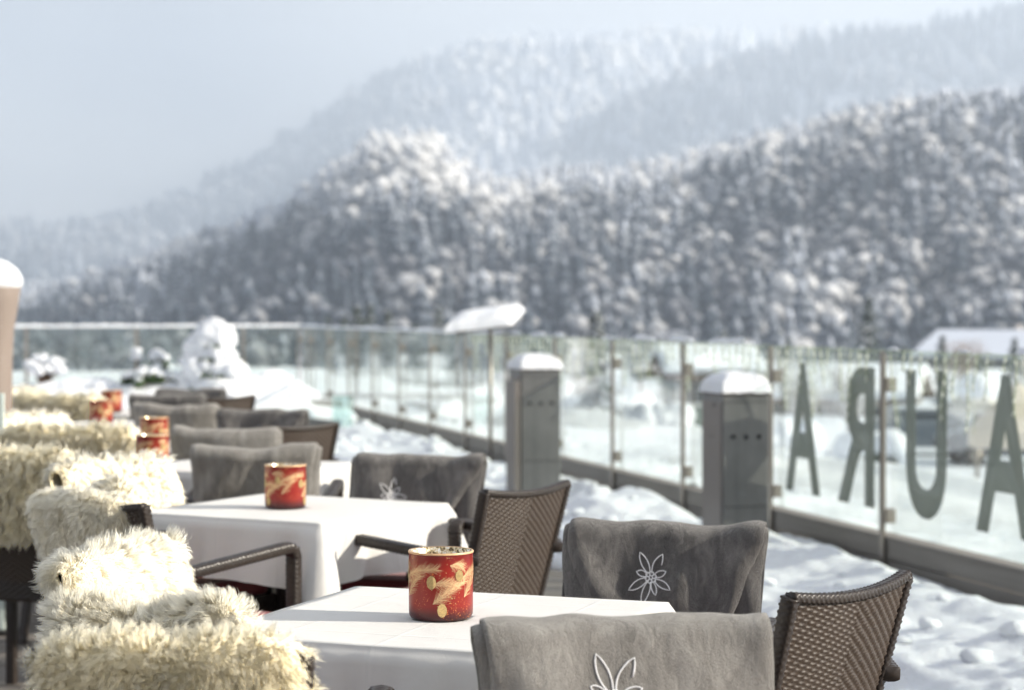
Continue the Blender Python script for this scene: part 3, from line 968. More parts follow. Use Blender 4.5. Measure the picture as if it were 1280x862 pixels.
U, Vv = np.meshgrid(us, vs, indexing='ij')
Hh = snow_height_deck(U, Vv)
Xw = U * UX + Vv * VX; Yw = U * UY + Vv * VY
me = mesh_np('snow', np.stack([Xw, Yw, Hh], -1), grid_faces(len(us), len(vs))[:, ::-1], True)
o = link('snow', me, M_SNOW); o['kind'] = 'structure'
# snow chunks, crumbled off the drift
rng = np.random.default_rng(8)
mb = MB()
def ico(n=1):
    import bmesh
    bm = bmesh.new(); bmesh.ops.create_icosphere(bm, subdivisions=n, radius=1)
    V = np.array([v.co[:] for v in bm.verts]); F = [[q.index for q in f.verts] for f in bm.faces]; bm.free(); return V, F
IV, IF = ico(2)
for k in range(170):
    u_ = rng.uniform(4, 20); v_ = 3.0 + abs(rng.normal(0, .55)) 
    if v_ > 4.25: continue
    r = rng.uniform(.012, .05) * (1 if k % 5 else 1.7)
    h0 = max(0, float(snow_height_deck(np.array(u_), np.array(v_))))
    P = IV * (1 + .30 * fbm(IV[:, 0] * 1.6 + k, IV[:, 1] * 1.6, IV[:, 2] * 1.6, k, 3))[:, None] * r * np.array([1.2, 1, .75])
    x, y = uv2w(u_, v_)
    mb.add(P + np.array([x, y, h0 + r * .25]), IF, 0, True)
o = link('snow_chunks', mb.mesh('snow_chunks'), M_SNOW); o['kind'] = 'stuff'

# far open snow patch on the deck, under and around the planter
us = np.arange(14.5, 27.0, .09); vs = np.arange(-3.5, 3.2, .09)
U, Vv = np.meshgrid(us, vs, indexing='ij')
Hh = -.06 + .16 * smooth((U - 16.5) / 2.5) + .05 * fbm(U * 1.2, Vv * 1.2, 0, 77, 4) + .06 * smooth((Vv - 2.2) / .9) * smooth((U - 15) / 2)
Xw = U * UX + Vv * VX; Yw = U * UY + Vv * VY
o = link('snow', mesh_np('snow', np.stack([Xw, Yw, Hh], -1), grid_faces(len(us), len(vs))[:, ::-1], True), M_SNOW); o['kind'] = 'structure'

# ---------------- railings
def snow_ridge(name, path, w, h, seed, gaps, parent=None, seg=9, step=.02):
    """bead of snow along a top edge, broken by gaps(t, seed) -> scale"""
    P = [Vector(p) for p in path]; L = (P[1] - P[0]).length; n = int(L / step); t = (P[1] - P[0]).normalized()
    side = Vector((t.y, -t.x, 0))
    s = np.linspace(0, L, n); sc = gaps(s)
    V = np.zeros((n, seg, 3))
    for k in range(seg):
        an = PI * k / (seg - 1)
        ww = w / 2 * (-math.cos(an)); hh = h * math.sin(an)
        base = np.array(P[0])[None] + np.outer(s, np.array(t))
        V[:, k] = base + np.outer(ww * (.35 + .65 * sc) * (1 + .2 * vn(s * 9, k, 0, seed)), np.array(side)) + np.outer(hh * sc * (1 + .25 * vn(s * 11, k * .5, 0, seed + 1)), (0, 0, 1))
    keep = sc > .05
    f = grid_faces(n, seg).reshape(n - 1, seg - 1, 4)
    ok = keep[:-1] & keep[1:]
    return V.reshape(-1, 3), f[ok].reshape(-1, 4)[:, ::-1]

def letter_mesh(ch, width, height, mirror=True):
    cu = bpy.data.curves.new('letter', 'FONT'); cu.body = ch; cu.size = 1; cu.offset = .030; cu.resolution_u = 8
    ob = bpy.data.objects.new('tmp', cu); COL.objects.link(ob)
    dg = bpy.context.evaluated_depsgraph_get(); me = bpy.data.meshes.new_from_object(ob.evaluated_get(dg))
    bpy.data.objects.remove(ob)
    me.name = 'letter'
    co = np.zeros(len(me.vertices) * 3, np.float32); me.vertices.foreach_get('co', co); co = co.reshape(-1, 3)
    mn, mx = co.min(0), co.max(0)
    co[:, 0] = (co[:, 0] - (mn[0] + mx[0]) / 2) / (mx[0] - mn[0]) * width * (-1 if mirror else 1)
    z = (co[:, 1] - mn[1]) / (mx[1] - mn[1]) * height
    # local: x runs along the rail (u), y across (v), z up
    new = np.column_stack([np.zeros(len(co)), -co[:, 0], z])
    me.vertices.foreach_set('co', new.ravel().astype(np.float32)); me.update()
    return me

# side railing, local frame: x = v (outwards), y = u (along)
rail = thing('glass_railing', 'long glass railing with slim steel posts and mirrored lettering along the right side', 'railing', rw(0, V_RAIL), RZ)
posts = [9.07 + 1.43 * k for k in range(-4, 13)]
RT, RB = 1.152, .232
mb = MB()
rng = random.Random(4)
for a, b in zip([posts[0] - 1] + posts, posts + [U_END]):
    mid = (a + b) / 2; Lp = b - a
    mb.box((.03, mid, .172), (.035, Lp - .006, .104))
    mb.box((.034, mid, .058), (.035, Lp - .006, .108))
    mb.box((.055, mid, .224), (.11, Lp - .004, .014))
b_ = link('kerb_board', mb.mesh('kerb_board'), M_KERB, rail); bevel(b_, .003)
post0 = None
for u_ in posts + [U_END - .02]:
    if post0 is None:
        mb = MB(); mb.box((-.004, 0, .572), (.018, .042, 1.145)); post0 = bevel(link('post', mb.mesh('post'), M_STEEL, rail), .004)
        cls = []
        for zc in (.98, .33):
            mb = MB(); mb.box((.028, 0, zc), (.056, .062, .07)); cls.append(bevel(link('glass_clamp', mb.mesh('glass_clamp'), M_STEEL, post0), .004))
        post0.location = (0, u_, 0)
    else:
        p = post0.copy(); COL.objects.link(p); p.parent = rail; p.location = (0, u_, 0)
        for cl in cls:
            q = cl.copy(); COL.objects.link(q); q.parent = p
panels = {}
for a, b in zip(posts, posts[1:] + [U_END]):
    mb = MB(); mb.box((.036, (a + b) / 2, (RT + RB + .012) / 2), (.010, b - a - .03, RT - RB - .012))
    panels[round(a, 2)] = link('glass_panel', mb.mesh('glass_panel'), M_GLASS, rail)
def u_of_px(px): d = 11410 / (px + 48); return (d - V_RAIL * math.sin(RA)) / math.cos(RA)
for ch, px0, px1 in (('A', 975, 1018), ('R', 1040, 1086), ('U', 1125, 1176), ('A', 1213, 1286)):
    u0, u1 = u_of_px(px1), u_of_px(px0); uc = (u0 + u1) / 2
    me = letter_mesh(ch, u1 - u0, .71)
    par = None
    for a in posts:
        if a < uc: par = panels[round(a, 2)]
    o = link('letter', me, M_LETTER, par); o.location = (.0295, uc, .35)
    m = o.modifiers.new('s', 'SOLIDIFY'); m.thickness = .0008; m.offset = 0

# snow on the railing
Vs, Fs, base = [], [], 0
def addridge(P, w, h, seed, gaps, seg=9, step=.02):
    global base
    v, f = snow_ridge('x', P, w, h, seed, gaps, None, seg, step)
    Vs.append(v); Fs.append(f + base); base += len(v)
g_far = lambda s: np.clip(.75 + .3 * vn(s * 4, 0, 0, 3), .35, 1.1)
g_near = lambda s: np.clip(vn(s * 5.5, 0, 0, 12) * 1.9 - .55, 0, 1.15)
g_mid = lambda s: np.clip(vn(s * 4.2, 0, 0, 15) * 1.5 + .25, 0, 1.1)
addridge([rw(3.4, V_RAIL + .036, RT), rw(11.0, V_RAIL + .036, RT)], .035, .034, 2, g_near, step=.008)
addridge([rw(11.0, V_RAIL + .036, RT), rw(15.9, V_RAIL + .036, RT)], .03, .030, 4, g_mid, step=.01)
addridge([rw(15.9, V_RAIL + .036, RT), rw(U_END, V_RAIL + .036, RT)], .035, .036, 5, g_far)
addridge([rw(U_END, V_RAIL + .036, RT), rw(U_END, -3.5, RT)], .04, .042, 6, lambda s: np.clip(.85 + .2 * vn(s * 3, 0, 0, 9), .5, 1.1))
o = link('snow_on_railing', mesh_np('snow_on_railing', np.concatenate(Vs), np.concatenate(Fs), True), M_SNOW); o['kind'] = 'stuff'

# far railing
far = thing('glass_railing', 'far glass railing closing the terrace behind the planter', 'railing', rw(U_END, V_RAIL), RZ)
fp = [-.75 - 1.43 * k for k in range(6)]
mb = MB()
for a, b in zip([0] + fp[:-1], fp):
    mb.box(((a + b) / 2, .03, .172), (1.42 if b != fp[0] else .74, .035, .104)); mb.box(((a + b) / 2, .034, .058), (1.42 if b != fp[0] else .74, .035, .108))
link('kerb_board', mb.mesh('kerb_board'), M_KERB, far)
for v_ in fp:
    mb = MB(); mb.box((v_, -.004, .572), (.042, .018, 1.145)); p = link('post', mb.mesh('post'), M_STEEL, far)
for a, b in zip([0] + fp[:-1], fp):
    mb = MB(); mb.box(((a + b) / 2, .036, (RT + RB + .012) / 2), (abs(b - a) - .03, .010, RT - RB - .012)); link('glass_panel', mb.mesh('glass_panel'), M_GLASS, far)

# string lights with hanging drops on the near panels
sl = thing('icicle_string_lights', 'thin green string lights hanging in uneven drops from the top of the near glass', 'string lights', rw(0, V_RAIL), RZ)
rng = random.Random(12)
M_WIRE = simple('pale_green_cable', (.45, .50, .34), .5, .3, 40)
M_BULB = simple('frosted_bulb', (.75, .76, .66), .3, .2, 60)
mb = MB(); pts = []
for k in range(255):
    u_ = 6.2 + k * .045
    pts.append((.018 + .004 * rng.random(), u_, RT - .006 + .010 * math.sin(k * 1.1) * rng.random()))
mb.tube(pts, .0022, 5); link('cable', mb.mesh('cable'), M_WIRE, sl)
u_ = 6.5
while u_ < 17.5:
    L = rng.choice([.07, .11, .16, .2, .26, .32, .38]) * rng.uniform(.8, 1.1)
    n = max(4, int(L / .025)); pts = []; ph = rng.uniform(0, 6)
    dr = rng.uniform(-.12, .10)
    for k in range(n + 1):
        t = k / n
        pts.append((.016 + .004 * math.sin(ph + t * 5), u_ + dr * t * L * 2 + .010 * math.sin(ph + t * 7), RT - .004 - L * t))
    mb = MB(); mb.tube(pts, .0036, 5)
    for k in range(1, n, 2):
        p = pts[k]; mb.tube([p, (p[0] - .006, p[1] + rng.uniform(-.014, .014), p[2] - .018)], [.0065, .0035], 5, 1)
    link('light_drop', mb.mesh('light_drop'), [M_WIRE, M_BULB], sl)
    u_ += rng.uniform(.08, .16)

# ---------------- metal pedestals with snow caps
def snow_cap(w, l, h, seed, n=26):
    A, B = np.meshgrid(np.linspace(-1, 1, n), np.linspace(-1, 1, n), indexing='ij')
    e = np.maximum(np.abs(A), np.abs(B))
    prof = np.sqrt(np.clip(1 - e ** 3.2, 0, 1))
    grow = 1.0 + .05 * prof
    X = A * w / 2 * 1.05; Y = B * l / 2 * 1.05
    Z = h * prof * (1 + .12 * fbm(A * 1.3 + seed, B * 1.3, 0, seed, 3)) + .004 * vn(A * 6, B * 6, 0, seed)
    X = X * (1 - .10 * prof ** 0 * (e ** 6) * 0 ); 
    return mesh_np('snow_cap', np.stack([X, Y, np.maximum(Z, -.002)], -1), grid_faces(n, n)[:, ::-1] if False else grid_faces(n, n), True)

def pedestal(x, y, h, w, l, lab, seed, dark_gap=False):
    t = thing('metal_pedestal', lab, 'pedestal', (x, y, 0), RZ)
    mb = MB(); mb.box((0, 0, h / 2), (w, l, h)); bevel(link('housing', mb.mesh('housing'), M_BOXGREY, t), .006)
    mb = MB(); mb.box((-w / 2 - .003, 0, h / 2 - .01), (.005, l - .03, h - .05)); link('side_panel', mb.mesh('side_panel'), M_BOXSIDE, t)
    mb = MB(); mb.box((0, 0, h + .007), (w + .018, l + .018, .014)); bevel(link('lid', mb.mesh('lid'), M_BOXSIDE, t), .003)
    mb = MB(); mb.box((0, -l / 2 - .0012, h * .36), (w - .012, .002, .004)); mb.box((0, -l / 2 - .0012, h - .035), (w - .012, .002, .003)); link('panel_seam', mb.mesh('panel_seam'), M_DARK, t)
    for k in (-1, 0, 1):
        mb = MB(); c = (k * w * .28, -l / 2 - .002, h - .215)
        mb.lathe([(0, 0), (.010, 0), (.012, .004), (.012, .006)], 14)
        me = mb.mesh('socket'); M = Matrix.Translation(c) @ Matrix.Rotation(PI / 2, 4, 'X'); me.transform(M)
        link('socket', me, M_DARK, t)
    for (yy, zz, r) in ((-.04, h - .05, .011), (.02, h - .215, .006), (-.03, h - .215, .006)):
        mb = MB(); mb.lathe([(0, 0), (r, 0), (r, .004)], 14); me = mb.mesh('screw')
        me.transform(Matrix.Translation((-w / 2 - .0065, yy, zz)) @ Matrix.Rotation(PI / 2, 4, 'Y')); link('screw', me, M_DARK, t)
    o = link('snow_cap', snow_cap(w + .02, l + .02, .10, seed), M_SNOW, t); o.location = (0, 0, h + .014)
    return t
pedestal(*at(919, 10.55), .905, .255, .30, 'nearer grey metal pedestal with a rounded snow cap before the glass railing', 3)
pedestal(*at(668, 13.6), .945, .275, .32, 'farther narrow grey metal pedestal with three sockets and snow cap, left of the other', 7)
# open side plate beside the farther one
x, y = at(641, 13.45)
sp = thing('metal_plate', 'thin upright metal plate standing just left of the farther pedestal', 'plate', (x, y, 0), RZ)
mb = MB(); mb.box((0, 0, .44), (.035, .22, .88)); bevel(link('plate', mb.mesh('plate'), M_BOXSIDE, sp), .003)
mb = MB(); mb.box((0, 0, .01), (.08, .26, .02)); link('foot', mb.mesh('foot'), M_DKMETAL, sp)

# ---------------- snow-covered slanted board on the railing
x, y = at(606, 16.9)
t = thing('information_board', 'slanted board under a thick slab of snow above the railing', 'board', (x, y, 0), RZ * .2)
mb = MB(); mb.tube([(.05, .06, 0), (.05, .06, 1.22)], .018); link('stand', mb.mesh('stand'), M_STEEL, t)
R_ = Matrix.Rotation(math.radians(13), 4, 'X') @ Matrix.Rotation(math.radians(-7), 4, 'Y')
mb = MB(); mb.box((0, 0, 0), (.50, .46, .02), M=R_); o = bevel(link('panel', mb.mesh('panel'), M_BOXSIDE, t), .004); o.location = (0, .05, 1.25)
me = snow_cap(.56, .52, .095, 11, 34); sh = Matrix.Identity(4); sh[0][1] = .28; me.transform(R_ @ Matrix.Translation((0, 0, .012))); me.transform(sh)
o = link('snow_cap', me, M_SNOW, t); o.location = (0, .05, 1.25)

# ---------------- left pillar
x, y = at(-14, 9.6)
t = thing('flared_pillar', 'taupe pillar flaring at the top under a snow dome, cut by the left edge', 'pillar', (x, y, 0))
prof = [(0, 0), (.105, 0), (.107, .5), (.110, 1.1), (.118, 1.25), (.140, 1.38), (.153, 1.47), (.150, 1.485), (0, 1.49)]
mb = MB(); mb.lathe(prof, 40); link('shaft', mb.mesh('shaft'), M_BROWN, t)
mb = MB(); mb.lathe([(.150, 1.455), (.162, 1.475), (.158, 1.505), (.135, 1.545), (.09, 1.58), (.04, 1.597), (0, 1.60)], 40); link('snow_cap', mb.mesh('snow_cap'), M_SNOW, t)
x, y = at(1, 8.3)
t = thing('white_post', 'slim white post at the left edge, below the taupe pillar', 'post', (x, y, 0))
mb = MB(); mb.box((0, 0, .5), (.022, .022, 1.0)); link('shaft', mb.mesh('shaft'), simple('pale_mint_paint', (.62, .70, .66), .5), t)
mb = MB(); mb.box((0, 0, .01), (.12, .12, .02)); link('foot', mb.mesh('foot'), M_DKMETAL, t)

# ---------------- clear glass hurricane lantern in the snow
x, y = at(428, 20.3)
t = thing('glass_lantern', 'clear glass hurricane lantern standing in the snow beside the railing', 'lantern', (x, y, .10))
mb = MB(); mb.lathe([(.10, 0), (.115, .05), (.105, .2), (.11, .36), (.12, .40), (.114, .40), (.104, .36), (.099, .2), (.108, .05), (.0, .02)], 28); link('glass_body', mb.mesh('glass_body'), M_CLEAR, t)
mb = MB(); mb.lathe([(0, .02), (.04, .02), (.04, .15), (0, .155)], 18); link('candle', mb.mesh('candle'), M_SNOW, t)

# ---------------- planter with snow and winter shrubs
def lumpy(center, rad, seed, n=3, amp=.22, fr=1.5):
    V, F = ico(n)
    P = V * (1 + amp * fbm(V[:, 0] * fr + seed, V[:, 1] * fr, V[:, 2] * fr, seed, 4))[:, None] * np.array(rad) + np.array(center)
    return P, F
x, y = at(205, 20.5)
pl = thing('stone_planter', 'long low planter heaped with snow before the far railing', 'planter', (x, y, 0), RZ)
mb = MB(); mb.box((0, 0, .22), (3.6, .7, .44)); bevel(link('trough', mb.mesh('trough'), simple('planter_stone', (.3, .29, .28), .8, .2, 4, .2), pl), .02)
us = np.linspace(-1.95, 1.95, 130); vs = np.linspace(-.46, .46, 36)
A, B = np.meshgrid(us, vs, indexing='ij')
ed = np.clip(1 - (np.abs(A) / 1.95) ** 4, 0, 1) ** .5 * np.clip(1 - (np.abs(B) / .46) ** 3, 0, 1) ** .5
Z = .36 + ed * (.30 + .10 * fbm(A * 1.6, B * 2.5, 0, 61, 4) + .05 * fbm(A * 6, B * 6, 0, 62, 3)) - .12 * smooth((A - .9) / .8)
link('snow_heap', mesh_np('snow_heap', np.stack([A, B, Z], -1), grid_faces(len(us), len(vs)), True), M_SNOW, pl)

M_EVERGREEN = simple('evergreen_needles', (.045, .085, .02), .7, .4, 30)
M_TWIG = simple('brown_twig', (.16, .10, .07), .8, .3, 30)
def leaf_blob(mb, c, rad, n, size, seed, mat=0):
    rng = np.random.default_rng(seed)
    d = rng.normal(0, 1, (n, 3)); d /= np.linalg.norm(d, axis=1)[:, None]
    r = rng.uniform(.45, 1.02, n) ** .5
    P = np.array(c) + d * r[:, None] * np.array(rad)
    a = rng.normal(0, 1, (n, 3)); a /= np.linalg.norm(a, axis=1)[:, None]
    b = np.cross(a, rng.normal(0, 1, (n, 3))); b /= np.linalg.norm(b, axis=1)[:, None]
    s = size * rng.uniform(.6, 1.3, n)[:, None]
    V = np.stack([P - a * s, P + b * s * .35, P + a * s, P - b * s * .35], 1).reshape(-1, 3)
    mb.add(V, np.arange(4 * n).reshape(-1, 4), mat)
# snow-laden dwarf conifer
x, y = at(266, 20.3)
t = thing('dwarf_conifer', 'dwarf conifer wrapped in heavy rounded snow, green showing in gaps', 'shrub', (x, y, .5))
mb = MB()
for k, (dx, dy, z, rx, rz_) in enumerate(((.0, 0, .60, .20, .19), (-.10, -.02, .46, .17, .16), (.07, -.05, .42, .19, .15), (-.13, -.06, .28, .19, .17), (.12, -.08, .24, .21, .13),
        (-.04, -.12, .33, .12, .10), (.17, -.02, .14, .16, .13), (-.20, -.04, .12, .18, .15), (.02, -.14, .10, .20, .12), (0, .05, .02, .36, .16), (.24, -.05, .0, .15, .09), (.17, -.16, .02, .16, .10))):
    P, F = lumpy((dx, dy, z), (rx, rx * .85, rz_), 60 + 3 * k, 4, .30, 2.2); mb.add(P, F, 0, True)
link('snow_load', mb.mesh('snow_load'), M_SNOW, t)
mb = MB()
for k, (dx, z, rx) in enumerate(((.02, .50, .15), (0, .36, .20), (.06, .20, .25), (-.05, .05, .28))):
    leaf_blob(mb, (dx, -.04, z), (rx, rx, .055), 420, .03, 70 + k)
link('needles', mb.mesh('needles'), M_EVERGREEN, t)
mb = MB(); mb.tube([(0, 0, -.2), (0, 0, .6)], [.03, .01]); link('trunk', mb.mesh('trunk'), M_TWIG, t)
# twiggy round bush on the left
def twig_bush(px, d, z0, w, h, n, lab, seed, cat='shrub', snowy=1.0, green=False):
    x, y = at(px, d); rng = random.Random(seed)
    t = thing('winter_shrub', lab, cat, (x, y, z0))
    mb = MB(); sn = MB(); lf = MB()
    for k in range(n):
        a = rng.uniform(0, 2 * PI); r = rng.uniform(.2, 1) * w / 2
        tip = (r * math.cos(a), r * math.sin(a), h * rng.uniform(.55, 1.0) * (1 - .35 * (r / (w / 2)) ** 2))
        mid = (tip[0] * .45, tip[1] * .45, tip[2] * .6)
        mb.tube([(tip[0] * .1, tip[1] * .1, -.1), mid, tip], [.008, .006, .003], 5)
        P, F = lumpy((tip[0], tip[1], tip[2] + .01), (rng.uniform(.03, .06) * snowy, rng.uniform(.03, .05) * snowy, rng.uniform(.02, .04) * snowy), seed + k, 2, .25)
        if n < 10:
            one = MB(); one.add(P, F, 0, True); link('snow_clump', one.mesh('snow_clump'), M_SNOW, t)
        else: sn.add(P, F, 0, True)
        if green: leaf_blob(lf, (tip[0], tip[1], tip[2] - .04), (.05, .05, .05), 26, .03, seed + k)
    link('branches', mb.mesh('branches'), M_TWIG, t)
    if n >= 10: link('snow_load', sn.mesh('snow_load'), M_SNOW, t)
    if green: link('leaves', lf.mesh('leaves'), M_EVERGREEN, t)
twig_bush(54, 20.4, .60, .42, .30, 60, 'twiggy reddish brown shrub crowned with snow at the far left', 5)
twig_bush(186, 20.2, .58, .50, .20, 40, 'low leafy shrub flattened by snow left of the conifer', 9, green=True)
twig_bush(170, 20.6, .60, .12, .40, 3, 'single leaning twig with a snow clump, left of the upright ones', 13, snowy=1.3)
twig_bush(200, 20.6, .60, .14, .36, 5, 'upright twigs with snow tips and green leaves just left of the conifer', 17, snowy=1.3, green=True)

# ================================================================== OUTSIDE
# snow-covered lower roof outside the railing
us = np.concatenate([np.arange(0, 28, .09), np.arange(28, 47, .3)]); vs = np.arange(V_RAIL + .09, 8.35, .09)
U, Vv = np.meshgrid(us, vs, indexing='ij')
edge = smooth((8.35 - Vv) / .35)
Hh = .02 + .09 * fbm(U * .7, Vv * .8, 0, 91, 4) + .13 * np.exp(-(Vv - V_RAIL - .09) / .35) * (1 + .3 * vn(U * .9, 0, 0, 92)) + .02 * fbm(U * 5, Vv * 5, 0, 93, 3) - .5 * (1 - edge)
Hh = np.where(Vv > 8.3, -2.0, Hh)
Xw = U * UX + Vv * VX; Yw = U * UY + Vv * VY
o = structure('snow_field', mesh_np('snow_field', np.stack([Xw, Yw, Hh], -1), grid_faces(len(us), len(vs))[:, ::-1], True), M_SNOW)
us = np.arange(U_END + .12, 47, .25); vs = np.arange(-14, V_RAIL + .09, .25)
U, Vv = np.meshgrid(us, vs, indexing='ij')
Hh = .04 + .07 * fbm(U * .4, Vv * .4, 0, 95, 4) - 2.2 * smooth((U - 45) / 1.5)
Xw = U * UX + Vv * VX; Yw = U * UY + Vv * VY
structure('snow_field', mesh_np('snow_field', np.stack([Xw, Yw, Hh], -1), grid_faces(len(us), len(vs))[:, ::-1], True), M_SNOW)

# ---------------- terrain
def ground_z(X, Y):
    d = np.hypot(X, Y)
    z = -3.2 - 27 * smooth((d - 140) / 170) + .5 * fbm(X / 35, Y / 35, 0, 101, 3) * smooth((d - 30) / 60)
    return z
xs = np.linspace(-3300, 3300, 160); ys = np.concatenate([np.linspace(-200, 400, 90), np.linspace(430, 4300, 70)])
X, Y = np.meshgrid(xs, ys, indexing='ij')
structure('ground', mesh_np('ground', np.stack([X, Y, ground_z(X, Y) - .25], -1), grid_faces(len(xs), len(ys))[:, ::-1], True), M_SNOW_FAR)
xs = np.linspace(-60, 110, 150); ys = np.linspace(28, 330, 200)
X, Y = np.meshgrid(xs, ys, indexing='ij')
structure('snowy_ground', mesh_np('snowy_ground', np.stack([X, Y, ground_z(X, Y)], -1), grid_faces(len(xs), len(ys))[:, ::-1], True), M_SNOW_FAR)

HILLS = {  # crests far beyond the left edge are raised, unseen, for the glass to reflect
 'near': dict(x=[-2600, -900, -350, 0, 60, 100, 180, 280, 350, 420, 470, 530, 580, 620, 700, 760, 860, 960, 1060, 1180, 1280, 1500, 2000],
              y=[250, 300, 385, 396, 385, 372, 350, 318, 292, 232, 196, 190, 238, 262, 250, 250, 232, 206, 184, 166, 156, 130, 100],
              dx=[-2600, 0, 300, 600, 1000, 1300, 2000], d=[1700, 1500, 1250, 1080, 930, 860, 800], d0=300, seed=201, rough=9),
 'mid': dict(x=[100, 400, 560, 650, 720, 820, 900, 1000, 1280, 1700, 2200],
             y=[395, 330, 250, 215, 175, 122, 92, 62, 22, -40, -80], dx=[0, 2000], d=[3400, 3000], d0=1900, seed=221, rough=10),
 'far': dict(x=[-2600, -500, 0, 150, 230, 330, 400, 450, 520, 600, 700, 900, 1280, 1700, 2200],
             y=[190, 296, 306, 292, 262, 216, 168, 132, 96, 72, 62, 58, 58, 58, 58], dx=[-700, 2200], d=[4200, 4200], d0=2050, seed=241, rough=26),
}
def hill_fn(h):
    def f(px, k):       # k: 0 at the foot .. 1 at the crest .. 1.3 behind
        yc = np.interp(px, h['x'], h['y']); dc = np.interp(px, h['dx'], h['d'])
        d = h['d0'] + (dc - h['d0']) * k
        Hc = (392 - yc) * dc / FPX
        t = np.where(k <= 1, k, 1)
        s = (.55 * t + .45 * smooth(t)) - .8 * np.clip(k - 1, 0, 1)
        X = (px - 640) / FPX * d
        z = -31 + (Hc + 31) * s + h['rough'] * fbm(X / 160, d / 160, 0, h['seed'], 4) * smooth(t * 3) * (1 - .6 * smooth((t - .8) / .2))
        return X, d, z
    return f

def forest_templates():
    T = []
    rng = np.random.default_rng(3)
    for var in range(4):                          # conifers: ragged drooping tiers
        V = []; F = []
        tiers = 8; seg = 9
        for q in range(tiers):
            z1 = 1 - q / tiers * .88; r = .03 + .22 * (q + 1) / tiers * rng.uniform(.85, 1.15)
            base = len(V); V.append((0, 0, z1)); V.append((0, 0, z1 - .20))
            for k in range(seg * 2):
                an = 2 * PI * (k + rng.uniform(-.3, .3)) / (seg * 2) + q
                rr = r * (rng.uniform(.85, 1.2) if k % 2 == 0 else rng.uniform(.35, .6))
                V.append((rr * math.cos(an), rr * math.sin(an), z1 - .14 - (.05 if k % 2 == 0 else 0) + rng.uniform(-.02, .02)))
            for k in range(seg * 2):
                F.append((base, base + 2 + k, base + 2 + (k + 1) % (seg * 2)))
                F.append((base + 1, base + 2 + (k + 1) % (seg * 2), base + 2 + k))
        T.append((np.array(V), np.array(F), 0.0))
    IV1, IF1 = ico(2)
    IF1 = np.array(IF1)
    for var in range(3):                          # broadleaf crowns: clustered frosted limbs with ragged twig ends
        Vs = []; Fs = []; base = 0
        for q in range(16):
            a = rng.uniform(0, 2 * PI); rr = rng.uniform(.0, .24) if q else 0
            z = rng.uniform(.30, .86) if q else .62
            rr *= 1.15 - z * .6
            r0 = rng.uniform(.065, .115)
            P = IV1 * (1 + .38 * fbm(IV1[:, 0] * 2.4 + q * 3 + var * 9, IV1[:, 1] * 2.4, IV1[:, 2] * 2.4, 50 + q, 3))[:, None] * r0 * np.array([1, 1, 1.25]) + np.array([rr * math.cos(a), rr * math.sin(a), z])
            Vs.append(P); Fs.append(IF1 + base); base += len(P)
        n = 120
        src = np.concatenate(Vs); pick = src[rng.integers(0, len(src), n)]
        o = (pick - np.array([0, 0, .45])); o /= np.linalg.norm(o, axis=1)[:, None]; o = o * .07 + rng.normal(0, .02, (n, 3)); o[:, 2] += .02
        b = np.cross(o, rng.normal(0, 1, (n, 3))); b /= np.linalg.norm(b, axis=1)[:, None]
        Vs.append(np.stack([pick - b * .016, pick + b * .016, pick + o], 1).reshape(-1, 3)); Fs.append(np.arange(3 * n).reshape(-1, 3) + base); base += 3 * n
        Vs.append(np.array([(-.02, 0, 0), (.02, 0, 0), (0, 0, .6)])); Fs.append(np.array([[base, base + 1, base + 2]]))
        T.append((np.concatenate(Vs), np.concatenate(Fs), 1.0))
    return T
TEMPL = forest_templates()

def mat_forest():
    t = NT('frosted_forest')
    fr = t.n('Attribute', attribute_name='frost').outputs['Fac']
    sp = t.n('Attribute', attribute_name='species').outputs['Fac']
    geo = t.n('NewGeometry')
    sep = t.n('SeparateXYZ'); t.l(geo.outputs['Normal'], sep.inputs[0])
    up = t.math('ADD', t.math('MULTIPLY', sep.outputs[2], .8), .1)
    nz = t.noise(.45, 4, .7)
    fr = t.math('ADD', fr, t.math('MULTIPLY', sp, .04))
    f = t.math('ADD', t.math('MULTIPLY', up, .45), t.math('ADD', t.math('MULTIPLY', nz, .9), t.math('SUBTRACT', fr, .90)))
    f = t.math('MULTIPLY', f, 1.5, True)
    dark = t.mix(sp, (.030, .046, .068), (.070, .076, .095))
    snow = t.mix(sp, (.64, .68, .76), (.70, .70, .70))
    return t.done(t.pbr(t.mix(f, dark, snow), .85))
M_FOREST = mat_forest()

